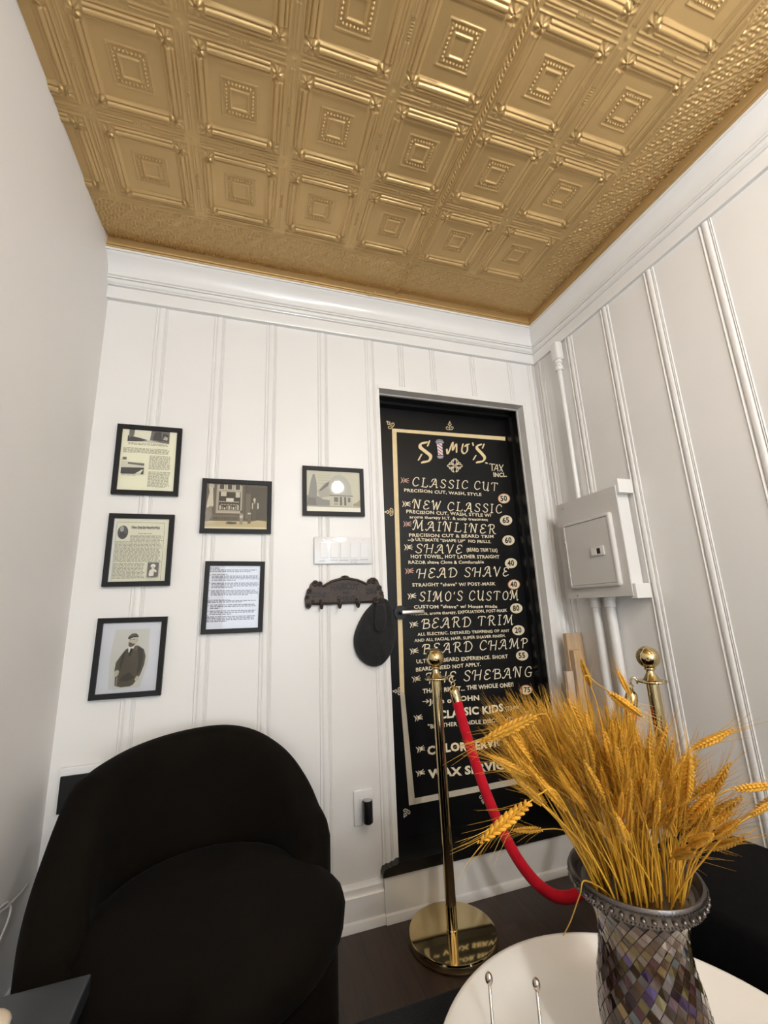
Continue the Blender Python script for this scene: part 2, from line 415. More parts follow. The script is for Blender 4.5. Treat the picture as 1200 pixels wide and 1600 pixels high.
lbb.add(V, [[i, i + n, (i + 1) % n + n, (i + 1) % n] for i in range(n)] + [list(range(n)), list(range(2 * n - 1, n - 1, -1))])
struct(lbb.build('baseboard_left', TRIM, autos=30))
# sill with a ragged painted left end
sl = MB(); sp = []
xs = [1.141, 1.146, 1.150, 1.158, 1.166, 1.175, 1.185, 1.197, 1.206]
top = [.160, .171, .176, .177, .181, .180, .184, .184, .190]
poly = [(1.141, .150)] + list(zip(xs, top)) + [(DR + .02, .186), (DR + .02, .150)]
sl.prism(poly, -.036, .0); sl.box((DL, 0, .150), (DR, DOORY, .178))
struct(sl.build('trim_5', JAMB))

# ---- door jambs: white reveal, black stop
jm = MB()
jm.box((DL - .004, 0.0005, .15), (DL + .012, .06, DTOP)); jm.box((DR - .012, -.004, .17), (DR + .008, .05, DTOP - .0125)); jm.box((DL + .004, -.004, DTOP - .012), (DR + .008, .05, DTOP + .008))
jm.box((DR - .014, .05, .17), (DR, .066, DTOP - .012)); jm.box((DL, .05, DTOP - .016), (DR, .066, DTOP))
struct(jm.build('trim_6', TRIM))
jb = MB()
jb.box((DL, .06, .15), (DL + .016, .19, DTOP)); jb.box((DR - .018, .062, .17), (DR, .19, DTOP)); jb.box((DL, .062, DTOP - .020), (DR, .19, DTOP))
jb.box((DR - .034, .105, .17), (DR - .018, .15, DTOP - .02)); jb.box((DL + .016, .105, DTOP - .036), (DR - .018, .15, DTOP - .02))
struct(jb.build('trim_7', JAMB))

# ================================================================== DOOR WITH THE PAINTED MENU
door = MB().box((DL + .012, DOORY, .175), (DR - .016, DOORY + .038, DTOP - .022)).build('door_1', BLACK); struct(door)
FY = DOORY - .0006; FB = DOORY + .001
def pen_stroke(mb, pts, wx, wz, y0=None, y1=None):
    y0 = FY if y0 is None else y0
    pen = [(wx[0] * math.cos(a) + wz[0] * math.sin(a), wx[1] * math.cos(a) + wz[1] * math.sin(a)) for a in [2 * PI * i / 8 for i in range(8)]]
    for i in range(len(pts) - 1):
        Q = [(pts[i][0] + a, pts[i][1] + c) for a, c in pen] + [(pts[i + 1][0] + a, pts[i + 1][1] + c) for a, c in pen]
        Q = sorted(set((round(a, 7), round(c, 7)) for a, c in Q))
        def half(L):
            o = []
            for p in L:
                while len(o) > 1 and (o[-1][0] - o[-2][0]) * (p[1] - o[-2][1]) - (o[-1][1] - o[-2][1]) * (p[0] - o[-2][0]) <= 0: o.pop()
                o.append(p)
            return o
        hull = half(Q)[:-1] + half(Q[::-1])[:-1]
        mb.seg = getattr(mb, 'seg', 0) + 1
        if len(hull) > 2: mb.flat(hull, y0 - .000022 * mb.seg)
SC = {  # strokes of the painted italic capitals, unit height
 'A': [[(-.08, .12), (.0, .0), (.18, .22), (.50, 1.0)], [(.10, .70), (.20, .95), (.50, 1.0), (.56, .5), (.60, 0), (.70, .02)], [(.22, .36), (.57, .36)]],
 'B': [[(-.06, .74), (.05, .97), (.20, 1.0)], [(.16, 1.0), (.12, 0)], [(.16, 1.0), (.50, .94), (.52, .66), (.18, .54)], [(.18, .54), (.60, .48), (.58, .08), (.10, 0)]],
 'C': [[(.62, .80), (.52, .99), (.26, .97), (.06, .58), (.08, .2), (.30, 0), (.60, .16)]],
 'D': [[(.14, 1.0), (.10, 0)], [(-.08, .80), (.10, 1.0), (.42, .96), (.66, .55), (.52, .12), (.25, 0), (.02, .02)]],
 'E': [[(.52, .84), (.40, 1.0), (.14, .94), (.10, .68), (.34, .54)], [(.34, .54), (.04, .42), (.02, .12), (.22, 0), (.50, .16)]],
 'G': [[(.62, .80), (.52, .99), (.26, .97), (.06, .58), (.08, .2), (.30, 0), (.56, .10), (.58, .40)], [(.36, .42), (.66, .42)]],
 'H': [[(-.12, .66), (-.04, .95), (.16, 1.0)], [(.16, 1.0), (.10, 0)], [(.66, 1.0), (.56, 0)], [(.13, .5), (.60, .52)]],
 'I': [[(.14, 1.0), (.10, 0)], [(.03, 1.0), (.25, 1.0)], [(.0, 0), (.22, 0)]],
 'L': [[(.16, 1.0), (.10, .04)], [(.06, 1.0), (.28, 1.0)], [(-.02, .03), (.25, .0), (.50, .0), (.58, .16)]],
 'M': [[(-.04, .06), (.06, .02), (.16, .40), (.24, 1.0)], [(-.02, .70), (.06, .96), (.24, 1.0), (.40, .15)], [(.40, .15), (.78, 1.05)], [(.72, .98), (.76, 0), (.88, .02)]],
 'N': [[(-.08, .68), (.0, .96), (.16, 1.0), (.52, .0)], [(.52, 0), (.60, 1.0)], [(.15, .96), (.10, 0)], [(.52, 1.0), (.70, 1.0)]],
 'O': [[(.36, 1.0), (.10, .75), (.06, .25), (.30, 0), (.56, .25), (.58, .75), (.36, 1.0)]],
 'P': [[(.16, 1.0), (.10, 0)], [(-.06, .78), (.10, 1.0), (.46, .96), (.54, .68), (.36, .50), (.14, .48)]],
 'R': [[(.16, 1.0), (.10, 0)], [(-.06, .78), (.10, 1.0), (.46, .96), (.52, .70), (.36, .52), (.14, .50)], [(.30, .50), (.54, .02), (.68, .0)]],
 'S': [[(.54, .82), (.42, 1.0), (.18, .96), (.10, .74), (.28, .54), (.48, .34), (.42, .06), (.18, 0), (.0, .16)]],
 'T': [[(.36, 1.0), (.30, 0)], [(.0, .84), (.08, 1.0), (.58, 1.0), (.68, .88)]],
 'U': [[(-.02, .92), (.10, 1.0), (.08, .30), (.24, 0), (.46, .12), (.56, .50)], [(.60, 1.0), (.54, 0), (.66, .02)]],
 'V': [[(-.04, .84), (.06, 1.0), (.24, 0)], [(.24, 0), (.58, 1.0)]],
 'W': [[(-.04, .84), (.08, 1.0), (.18, 0)], [(.18, 0), (.42, .85)], [(.42, .85), (.50, 0)], [(.50, 0), (.80, 1.0)]],
 "'": [[(.10, 1.0), (.05, .78)]]}
def scw(c): return .42 if c == ' ' else max(p[0] for s_ in SC[c] for p in s_) + .30
def heading(s, L, R, cap, name='menu_heading', m=CREAM, par=None):
    a = at(L[0], L[1], FY); bq = at(R[0], R[1], FY); c = at(L[0], L[1] - cap, FY)
    hgt = c.z - a.z; wid = bq.x - a.x; sl = (bq.z - a.z) / wid
    tot = sum(scw(k) for k in s) - .30
    sx = wid / tot; x = 0; mb = MB(); jr = random.Random(s)
    for k in s:
        mb.seg = 0; dz = jr.uniform(-.03, .03) * hgt; sc = jr.uniform(.95, 1.05)
        if k != ' ':
            for st in SC[k]:
                pts = catmull([Vector((p[0], p[1], 0)) for p in st], 5)
                loc = [(a.x + (x + p.x + .10 * p.y) * sx, a.z + .08 * hgt + p.y * hgt * .95 * sc + (x + p.x) * sx * sl + dz) for p in pts]
                t = hgt
                pen_stroke(mb, loc, (.066 * t * .82, .066 * t * .36), (-.018 * t, .036 * t))
        x += scw(k)
    return mb.build(name, m, par if par is not None else door)
def text_geo(s, off=0.0, shear=0.0, space=1.0):
    cu = bpy.data.curves.new('lettering', 'FONT'); cu.body = s; cu.size = 1.0; cu.resolution_u = 2; cu.offset = off; cu.shear = shear; cu.space_character = space
    ob = bpy.data.objects.new('lettering', cu); COL.objects.link(ob)
    dg = bpy.context.evaluated_depsgraph_get(); me = bpy.data.meshes.new_from_object(ob.evaluated_get(dg))
    V = [v.co.copy() for v in me.vertices]; F = [list(p.vertices) for p in me.polygons]
    bpy.data.objects.remove(ob); bpy.data.curves.remove(cu); bpy.data.meshes.remove(me); return V, F
def print_text(s, L, R, cap, name='menu_text', m=CREAM, off=.022, shear=0.0, par=None, y=None, space=1.06, jitter=True):
    y = FY if y is None else y
    a = at(L[0], L[1], y); bq = at(R[0], R[1], y); hgt = at(L[0], L[1] - cap, y).z - a.z
    V, F = text_geo(s, off, shear, space)
    x0 = min(v.x for v in V); x1 = max(v.x for v in V); wid = bq.x - a.x; sl = (bq.z - a.z) / wid
    ph = random.Random(s).uniform(0, 6)
    mb = MB(); out = []
    for v in V:
        q = (v.x - x0) / (x1 - x0)
        dz = (.06 * hgt * math.sin(q * len(s) * .9 + ph)) if jitter else 0
        out.append((a.x + q * wid, y, a.z + v.y / .76 * hgt + q * wid * sl + dz))
    mb.add(out, F)
    return mb.build(name, m, par if par is not None else door)
c5 = lambda X, Y: (580 + X / 4, 600 + Y / 4)
c6 = lambda X, Y: (580 + X / 4, 880 + Y / 4)
c7 = lambda X, Y: (580 + X * .26667, 1130 + Y * .26667)
# border strips
def strip(pts, m):
    q = [at(px, py, FY) for px, py in pts]
    return MB().flat([(p.x, p.z) for p in q], FY).build('menu_border', m, door)
strip([c5(130, 278), c5(158, 300), c6(208, 808), c6(180, 806)], GOLDP)
strip([c6(180, 806), c6(208, 808), c7(255, 440), c7(222, 482)], GREYCR)
strip([c5(130, 278), c5(838, 330), c5(838, 354), c5(158, 300)], GOLDP)
strip([c7(255, 440), c7(1040, 285), c7(1040, 322), c7(222, 482)], GREYCR)
# title
def fat(s_, pts, w, name='title_letter', m=GOLDP, parent=None, asp=.55):
    mb = MB(); sc = .25 / 400 * 1.0
    for st in pts:
        loc = [at(px, py, FY) for px, py in st]
        pp = catmull([Vector((p.x, p.z, 0)) for p in loc], 7)
        pen_stroke(mb, [(p.x, p.y) for p in pp], (w * .9, w * .55), (-w * asp * .5, w * asp * .8))
    return mb.build(name, m, parent or door)
cS = lambda X, Y: (640 + X / 7.5, 680 + Y / 7.5)
PXM = .0040
fat('S', [[cS(195, 85), cS(135, 100), cS(125, 140), cS(190, 195), cS(245, 245), cS(225, 300), cS(150, 318)]], 2.6 * PXM)
fat('S', [[cS(232, 68), cS(212, 125)], [cS(140, 225), cS(105, 290)]], 1.5 * PXM)
fat('M', [[cS(435, 165), cS(450, 215), cS(505, 85), cS(505, 175), cS(545, 105), cS(550, 200)]], 1.5 * PXM)
fat('O', [[cS(625, 105), cS(612, 180), cS(640, 215), cS(675, 180), cS(672, 110), cS(650, 130), cS(695, 105)]], 1.5 * PXM)
fat("'", [[cS(738, 90), cS(748, 122)]], 1.2 * PXM)
fat('S', [[cS(835, 110), cS(795, 125), cS(790, 155), cS(845, 215), cS(880, 265), cS(855, 305), cS(790, 318)]], 2.4 * PXM)
fat('S', [[cS(872, 105), cS(855, 150)], [cS(775, 240), cS(748, 285)]], 1.4 * PXM)
fat('dot', [[cS(893, 322), cS(908, 330)]], 1.3 * PXM, 'menu_text', CREAM)
fat('TAX', [[cS(935, 335), cS(1000, 342)], [cS(965, 340), cS(968, 415)], [cS(990, 415), cS(1022, 345), cS(1035, 420)], [cS(1000, 392), cS(1035, 394)], [cS(1050, 345), cS(1088, 425)], [cS(1095, 348), cS(1055, 422)]], .75 * PXM, 'menu_text', CREAM)
print_text('INCL.', cS(985, 485), cS(1142, 488), 7, off=.03)
# barber pole emblem
bp_ = MB(); WHT = mat('painted_white', (.82, .80, .80), .5); REDP = mat('painted_red', (.45, .02, .05), .5); GREYP = mat('painted_grey', (.22, .23, .25), .5); LGREY = mat('painted_light_grey', (.5, .5, .52), .5)
def pq(*pts): return [(at(*cS(*p), FY).x, at(*cS(*p), FY).z) for p in pts]
bp_.mi = 0; bp_.flat(pq((318, 92), (380, 92), (392, 232), (335, 232)), FY)
bp_.mi = 1
for k in range(4): bp_.flat(pq((320 + k * 4, 96 + k * 38), (324 + k * 4, 88 + k * 38), (384 + k * 3, 130 + k * 38), (384 + k * 3, 141 + k * 38)), FY - .0004)
bp_.mi = 2
bp_.flat(pq((300, 80), (318, 52), (350, 44), (385, 55), (404, 88), (395, 97), (310, 95)), FY - .0003); bp_.flat(pq((318, 244), (340, 236), (395, 236), (402, 248), (385, 274), (352, 279), (330, 268)), FY - .0003)
bp_.mi = 3
bp_.flat(pq((312, 78), (350, 66), (398, 84), (392, 90), (350, 76), (316, 86)), FY - .0006); bp_.flat(pq((326, 250), (392, 244), (384, 262), (345, 266)), FY - .0006)
bp_.build('barber_pole_emblem', WHT, door, mats=[WHT, REDP, GREYP, LGREY])
# ornament under the title: four scrolls in a lozenge
def motif(cx, cy, strokes, w, m, name):
    mb = MB()
    for st in strokes:
        loc = [at(cx + p[0], cy + p[1], FY) for p in st]; pp = catmull([Vector((p.x, p.z, 0)) for p in loc], 5)
        pen_stroke(mb, [(p.x, p.y) for p in pp], (w, 0), (0, w))
    return mb.build(name, m, door)
em = []
for sx in (-1, 1):
    for sy in (-1, 1):
        em += [[(sx * 1, sy * 2), (sx * 3, sy * 5), (sx * 1.5, sy * 9.5), (sx * 4, sy * 8.5), (sx * 5.5, sy * 5.5)], [(sx * 2, sy * 1), (sx * 6, sy * 2.5), (sx * 11.5, sy * .8)], [(sx * 3.5, sy * 3), (sx * 7, sy * 5), (sx * 9, sy * 3)]]
em += [[(-2, -10.5), (2, -10.5)], [(-1, 0), (1, 0)]]
motif(*c5(522, 512), em, .0023, CREAM, 'menu_ornament')
FLE = [[(0, 6), (-4, 5.5), (-5.5, 2.5), (-3, 1.2), (-2.2, 3.2)], [(0, 6), (4, 5.5), (5.5, 2.5), (3, 1.2), (2.2, 3.2)], [(0, 6), (0, -1)], [(0, 0), (-2.5, -2.2), (-1, -3.6)], [(0, 0), (2.5, -2.2), (1, -3.6)], [(-1.2, -5.5), (1.2, -5.5)], [(0, -7), (0, -4)]]
def rot2(st, a): return [[(x * math.cos(a) - y * math.sin(a), x * math.sin(a) + y * math.cos(a)) for x, y in s_] for s_ in st]
for (cx, cy), a, m in ((c5(490, 262), 0, GOLDP), (c5(116, 252), -PI / 4, GOLDP), (c5(112, 800), -PI / 2, GOLDP), (c6(162, 800), -PI / 2, GREYCR), (c7(203, 528), -PI * .75 - .3, GREYCR), (c7(655, 445), PI, GREYCR)):
    motif(cx, cy, rot2(FLE, a), .0019, m, 'menu_ornament')
# headings and their small print
heading('CLASSIC CUT', c5(257, 642), c5(790, 672), 14)
print_text('PRECISION CUT, WASH, STYLE', c5(207, 672), c5(690, 700), 5.2)
heading('NEW CLASSIC', c5(262, 782), c5(815, 812), 14.5)
print_text('PRECISION CUT, WASH, STYLE W/', c5(220, 807), c5(752, 831), 5.6)
print_text('aroma therapy H.T. & scalp treatment', c5(240, 838), c5(730, 856), 4.8)
heading('MAINLINER', c5(262, 915), c5(778, 940), 15)
print_text('PRECISION CUT & BEARD TRIM', c5(237, 953), c5(765, 963), 5.4)
print_text('ULTIMATE "SHAPE UP"  NO FRILLS.', c5(277, 981), c5(750, 995), 5)
heading('SHAVE', c5(278, 1060), c5(566, 1062), 14)
print_text('(BEARD TRIM TAX)', c5(597, 1046), c5(790, 1050), 6)
print_text('HOT TOWEL, HOT LATHER STRAIGHT', c5(248, 1089), c5(802, 1090), 6)
print_text('RAZOR shave Close & Comfortable', c5(233, 1124), c5(705, 1122), 5.4)
heading('HEAD SHAVE', c6(290, 98), c6(858, 83), 15.5)
print_text('STRAIGHT "shave" W/ POST-MASK', c6(257, 146), c6(778, 138), 5.6)
heading("SIMO'S CUSTOM", c6(302, 243), c6(918, 232), 15.5)
print_text('CUSTOM "shave" w/ House made', c6(267, 283), c6(788, 278), 5.6)
print_text('Products, aroma therapy, EXFOLIATION, POST-MASK', c6(250, 326), c6(850, 303), 5.2)
heading('BEARD TRIM', c6(318, 415), c6(885, 385), 16)
print_text('ALL ELECTRIC. DETAILED TRIMMING OF ANY', c6(290, 453), c6(865, 429), 5)
print_text('AND ALL FACIAL HAIR. SUPER SHAVER FINISH.', c6(270, 492), c6(840, 461), 5)
heading('BEARD CHAMP', c6(322, 572), c6(975, 532), 16)
print_text('ULTIMATE BEARD EXPERIENCE. SHORT', c6(283, 625), c6(855, 593), 6.4)
print_text('BEARDS NEED NOT APPLY.', c6(280, 677), c6(685, 641), 6.4)
heading('THE SHEBANG', c6(342, 757), c6(1003, 712), 17)
print_text("THAT'S RIGHT... THE WHOLE ONE!!", c6(322, 813), c6(890, 770), 7.4, off=.03)
print_text('Jake or JOHN', c6(360, 882), c6(676, 853), 8.5, off=.03)
print_text('CLASSIC KIDS', c6(425, 970), c6(828, 925), 13, 'menu_heading', off=.04)
print_text('(12 & under)', c6(842, 925), c6(932, 905), 8)
print_text('"BROTHER BUNDLE DISCOUNTS"', c6(355, 1034), c6(905, 982), 7)
print_text('COLOR SERVICES', c7(330, 182), c7(838, 128), 14, 'menu_heading', off=.045)
print_text('WAX SERVICES', c7(335, 325), c7(852, 258), 14, 'menu_heading', off=.045)
for q in (c5(250, 975), c6(342, 863)):
    motif(q[0], q[1], [[(-5, .4), (3.5, 0)], [(.5, -2.6), (4.2, 0), (.5, 2.6)]], .0016, CREAM, 'menu_arrow')
# feathered bullets in front of the headings
PINKP = mat('faded_pink_paint', (.62, .36, .28), .6)
BUL = [[(-6.3, -4.2), (-4.6, 0), (-6.3, 4.2)], [(-4.4, -2.2), (-3.4, 0), (-4.4, 2.2)], [(-2.6, -4), (0, -1), (5.2, -3.6)], [(-2.6, 4), (0, 1), (5.2, 3.6)], [(-2, 0), (6, 0)], [(0, -2.2), (4, -2.6)], [(0, 2.2), (4, 2.6)]]
for i, q in enumerate((c5(212, 603), c5(222, 750), c5(228, 875), c5(234, 1020), c5(240, 1168), c6(256, 205), c6(268, 382), c6(270, 548), c6(283, 722), c6(296, 965), c6(310, 1160), c7(290, 290))):
    motif(q[0], q[1], rot2(BUL, .06 - .035 * i), .0017, PINKP if i in (0, 2, 4) else CREAM, 'menu_bullet')
# prices
DISC = mat('cream_price_disc', (.80, .70, .50), .55, var=.05, vscale=50); DISCR = mat('reddish_disc_edge', (.55, .20, .10), .6)
for t, q, rd in (('50', c5(830, 716), 1), ('65', c5(843, 852), 0), ('60', c5(858, 977), 0), ('40', c5(874, 1120), 0), ('40', c6(892, 133), 1), ('80', c6(907, 282), 0), ('20', c6(920, 419), 0), ('55', c6(943, 577), 0), ('175', c6(968, 792), 1), ('40', c6(982, 955), 0), ('35', c7(952, 92), 0), ('25', c7(940, 240), 0)):
    mb = MB(); c = at(q[0], q[1], FY); k = 9.6
    ring = lambda r: [(at(q[0] + r * math.cos(a), q[1] + .82 * r * math.sin(a), FY).x, at(q[0] + r * math.cos(a), q[1] + .82 * r * math.sin(a), FY).z) for a in [2 * PI * i / 26 for i in range(26)]]
    mb.mi = 1 if rd else 0; mb.flat(ring(k), FY); mb.mi = 0; mb.flat(ring(k * .88), FY - .0003)
    d_ = mb.build('price_disc', DISC, door, mats=[DISC, DISCR])
    w = 5.2 if len(t) == 2 else 7
    print_text(t, (q[0] - w, q[1] + 4.2), (q[0] + w, q[1] + 3.4), 9, 'price_number', JAMB, off=.03, y=FY - .0008, par=d_, jitter=False)
# lever handle
hc = at(626, 957, DOORY - .01)
hd = MB(); hd.tube([(hc.x, DOORY, hc.z), (hc.x, DOORY - .012, hc.z)], .033, 28); hd.tube([(hc.x, DOORY - .012, hc.z), (hc.x, DOORY - .05, hc.z)], .012, 16)
ho = hd.build('handle_rose', BLKPL, door, autos=35)
MB().box((hc.x - .012, DOORY - .062, hc.z - .011), (hc.x + .105, DOORY - .044, hc.z + .011), .006).build('lever', STEEL, ho, autos=40)

# ================================================================== THINGS ON THE BACK WALL
GLASS = bpy.data.materials.new('picture_glass'); GLASS.use_nodes = True
nt = GLASS.node_tree; nt.nodes.remove(nt.nodes['Principled BSDF']); out = nt.nodes['Material Output']
tr = nt.nodes.new('ShaderNodeBsdfTransparent'); gl = nt.nodes.new('ShaderNodeBsdfGlossy'); gl.inputs['Roughness'].default_value = 0.03
fr = nt.nodes.new('ShaderNodeFresnel'); fr.inputs['IOR'].default_value = 1.5; mxs = nt.nodes.new('ShaderNodeMixShader')
nt.links.new(fr.outputs[0], mxs.inputs[0]); nt.links.new(tr.outputs[0], mxs.inputs[1]); nt.links.new(gl.outputs[0], mxs.inputs[2]); nt.links.new(mxs.outputs[0], out.inputs['Surface'])
INK = {}
def ink(r, g, b_):
    k = (round(r, 3), round(g, 3), round(b_, 3))
    if k not in INK: INK[k] = mat('print_ink_%d' % len(INK), tuple((c / 255) ** 2.2 for c in (r, g, b_)), .7)
    return INK[k]
def picture_frame(px, label, paper, draw, glass=True):
    F_ = -.019
    q = [at(*p, F_) for p in px]                         # TL TR BR BL
    w = ((q[1] - q[0]).length + (q[2] - q[3]).length) / 2; h = ((q[0] - q[3]).length + (q[1] - q[2]).length) / 2
    c = (q[0] + q[1] + q[2] + q[3]) / 4; tilt = math.atan2(q[1].z - q[0].z + q[2].z - q[3].z, q[1].x - q[0].x + q[2].x - q[3].x)
    e = empty('picture_frame', (c.x, -.0072, c.z), 0, label, 'framed picture', 'framed pictures on the back wall'); e.rotation_euler = (0, -tilt, 0)
    b_ = .0185; f = MB(); y0, y1 = 0.0, -.0125
    O = [(-w / 2, -h / 2), (w / 2, -h / 2), (w / 2, h / 2), (-w / 2, h / 2)]; I_ = [(-w / 2 + b_, -h / 2 + b_), (w / 2 - b_, -h / 2 + b_), (w / 2 - b_, h / 2 - b_), (-w / 2 + b_, h / 2 - b_)]
    V = [(x, y0, z) for x, z in O] + [(x * .995, y1, z * .995) for x, z in O] + [(x, y1 + .001, z) for x, z in I_] + [(x, y0, z) for x, z in I_]
    FF = []
    for i in range(4):
        j = (i + 1) % 4; FF += [[i, j, j + 4, i + 4], [i + 4, j + 4, j + 8, i + 8], [i + 8, j + 8, j + 12, i + 12], [i + 12, j + 12, j, i]]
    f.add(V, FF); fo = f.build('frame', FRAME, e)
    W2, H2 = w / 2 - b_ - .0003, h / 2 - b_ - .0003
    pm = MB(); mats = [paper]; layer = [0]
    def to(x, y): return (-W2 + 2 * W2 * x, -H2 + 2 * H2 * y)
    pm.flat([to(0, 0), to(1, 0), to(1, 1), to(0, 1)], -.0040)
    def poly(pts, m, lift=None):
        if m not in mats: mats.append(m)
        layer[0] += 1; pm.mi = mats.index(m); pm.flat([to(min(max(x, 0), 1), min(max(y, 0), 1)) for x, y in pts], -.0041 - .000035 * layer[0] if lift is None else -.0041 - lift)
    def rect(x0, y0, x1, y1, m, lift=None): poly([(x0, y0), (x1, y0), (x1, y1), (x0, y1)], m, lift)
    def oval(cx, cy, rx_, ry_, m, lift=None, n=20): poly([(cx + rx_ * math.cos(2 * PI * i / n), cy + ry_ * math.sin(2 * PI * i / n)) for i in range(n)], m, lift)
    def lines(x0, x1, ytop, ybot, nl, m, last=1.0, fill=.55):
        d = (ytop - ybot) / nl
        for i in range(nl):
            x = x0; xe = x0 + (x1 - x0) * (last if i == nl - 1 else random.uniform(.93, 1.0)); y = ytop - d * (i + .8)
            while x < xe - .01:
                wl_ = random.uniform(.025, .085); rect(x, y, min(x + wl_, xe), y + d * fill, m, .0001); x += wl_ + .013
    draw(poly, rect, oval, lines)
    pm.build('picture', paper, e, mats=mats)
    if glass:
        MB().flat([to(0, 0), to(1, 0), to(1, 1), to(0, 1)], -.0085).build('glass', GLASS, e)
    return e
GREYT = ink(150, 146, 130); DG = ink(78, 74, 70); MG = ink(120, 116, 108); LG = ink(190, 186, 172); DK = ink(45, 42, 40)
def d1(poly, rect, oval, lines):
    rect(.10, .80, .86, 1.0, ink(232, 228, 208)); poly([(.10, .80), (.10, .90), (.3, .87), (.45, .84), (.45, .82), (.25, .805)], DG)
    poly([(.12, .86), (.12, 1), (.22, 1), (.21, .9)], MG); poly([(.50, .83), (.52, 1), (.86, 1), (.86, .79), (.68, .81)], MG); poly([(.55, .85), (.58, .98), (.7, .99), (.72, .83)], DG)
    poly([(.72, .84), (.74, .97), (.84, .95), (.85, .82)], DG); poly([(.74, .86), (.77, .92), (.83, .9), (.82, .85)], LG); poly([(.3, .8), (.47, .835), (.53, .835), (.8, .79)], ink(205, 200, 185))
    lines(.12, .86, .785, .745, 2, GREYT); lines(.04, .9, .70, .61, 5, GREYT, .95)
    rect(.04, .26, .44, .44, DG); poly([(.04, .36), (.04, .46), (.14, .46), (.44, .43), (.44, .37)], ink(215, 210, 190)); poly([(.15, .42), (.15, .45), (.44, .44), (.44, .40), (.3, .41)], MG); poly([(.28, .26), (.38, .26), (.43, .33), (.41, .34)], ink(225, 222, 205))
    rect(.05, .49, .12, .53, MG); lines(.05, .3, .25, .235, 1, GREYT)
    lines(.52, .92, .585, .35, 13, GREYT); lines(.52, .92, .32, .06, 14, GREYT, .8)
picture_frame([(183.8, 661.2), (284.9, 669.4), (277.8, 774.6), (172, 771.4)], 'black frame with a yellowed newspaper page of street views, highest on the left', ink(238, 234, 208), d1)
def d2(poly, rect, oval, lines):
    P_ = 0
    rect(.0, .0, .05, 1, ink(225, 225, 218)); rect(.05, .935, .92, .94, MG); rect(.915, .02, .921, .935, MG); rect(.048, .02, .053, .935, MG)
    oval(.17, .775, .095, .11, ink(92, 90, 92)); oval(.15, .83, .035, .045, ink(170, 168, 150)); poly([(.10, .70), (.12, .77), (.18, .785), (.24, .74), (.24, .70), (.18, .672)], ink(70, 68, 70))
    lines(.34, .80, .875, .85, 1, GREYT); lines(.45, .70, .77, .75, 1, MG)
    lines(.31, .90, .735, .64, 5, GREYT); lines(.06, .90, .635, .30, 17, GREYT); lines(.06, .62, .29, .045, 12, GREYT)
    rect(.68, .065, .88, .29, ink(105, 102, 100)); oval(.78, .235, .045, .03, ink(225, 222, 205)); oval(.78, .20, .025, .032, ink(200, 195, 180)); poly([(.71, .10), (.72, .16), (.76, .185), (.81, .185), (.86, .15), (.83, .13), (.80, .15), (.80, .08), (.72, .07)], ink(215, 212, 198))
p2 = picture_frame([(170, 801.5), (272.8, 804), (265, 915), (158, 917)], 'black frame with a yellowed newspaper article and oval portrait, middle of the left column', ink(224, 221, 198), d2)
V, F = text_geo('When a Great Saint Visited Our Parish', .02); x0 = min(v.x for v in V); x1 = max(v.x for v in V)
tm = MB().add([(-.098 + .062 + (v.x - x0) / (x1 - x0) * .100, -.0052, .0815 + v.y * .0165) for v in V], F); tm.build('printed_title', DK, p2)
def d3(poly, rect, oval, lines):
    SK = ink(196, 186, 164); CO = ink(84, 76, 60); CD = ink(62, 56, 44); LP = ink(112, 102, 82)
    poly([(.20, .05), (.17, .5), (.22, .9), (.8, .9), (.82, .4), (.72, .06)], ink(205, 203, 194))
    poly([(.30, .10), (.29, .22), (.27, .33), (.28, .43), (.36, .54), (.42, .61), (.53, .65), (.62, .66), (.73, .60), (.77, .50), (.76, .38), (.71, .24), (.66, .17), (.60, .10), (.55, .08), (.40, .075)], CO)
    poly([(.62, .64), (.71, .60), (.73, .48), (.71, .30), (.64, .24), (.655, .4)], CD); poly([(.42, .60), (.37, .53), (.345, .40), (.36, .30), (.39, .40), (.41, .5)], CD); poly([(.36, .17), (.5, .15), (.62, .2), (.52, .28), (.42, .24)], CD)
    poly([(.46, .64), (.47, .56), (.53, .58), (.57, .655)], ink(225, 222, 212)); poly([(.50, .62), (.48, .52), (.51, .5), (.54, .62)], DK); poly([(.55, .62), (.50, .54), (.44, .53), (.62, .6), (.62, .655)], LP)
    poly([(.455, .74), (.46, .66), (.50, .63), (.56, .655), (.60, .70), (.605, .76), (.58, .78)], SK); poly([(.455, .715), (.46, .655), (.50, .64), (.55, .66), (.57, .69), (.52, .69), (.50, .705)], ink(98, 88, 72))
    oval(.60, .735, .012, .022, ink(180, 168, 146)); rect(.47, .742, .50, .750, CD, .0011); rect(.525, .744, .555, .752, CD, .0011); rect(.49, .685, .53, .691, DK, .0012)
    poly([(.435, .765), (.45, .80), (.50, .835), (.57, .84), (.62, .80), (.615, .775), (.56, .79), (.50, .775), (.46, .755)], ink(92, 86, 72)); poly([(.44, .775), (.46, .755), (.53, .78), (.60, .785), (.58, .8), (.48, .79)], CD)
    poly([(.285, .31), (.275, .26), (.30, .22), (.34, .25), (.35, .30), (.32, .325)], SK); poly([(.64, .21), (.62, .17), (.645, .145), (.69, .17), (.70, .20), (.66, .225)], SK)
    rect(.315, .10, .335, .22, ink(150, 140, 120)); 
picture_frame([(152.6, 966.3), (261.6, 963), (251, 1087), (136.5, 1095.5)], 'black frame with a sepia portrait of a standing man in flat cap and long coat', ink(214, 214, 218), d3)
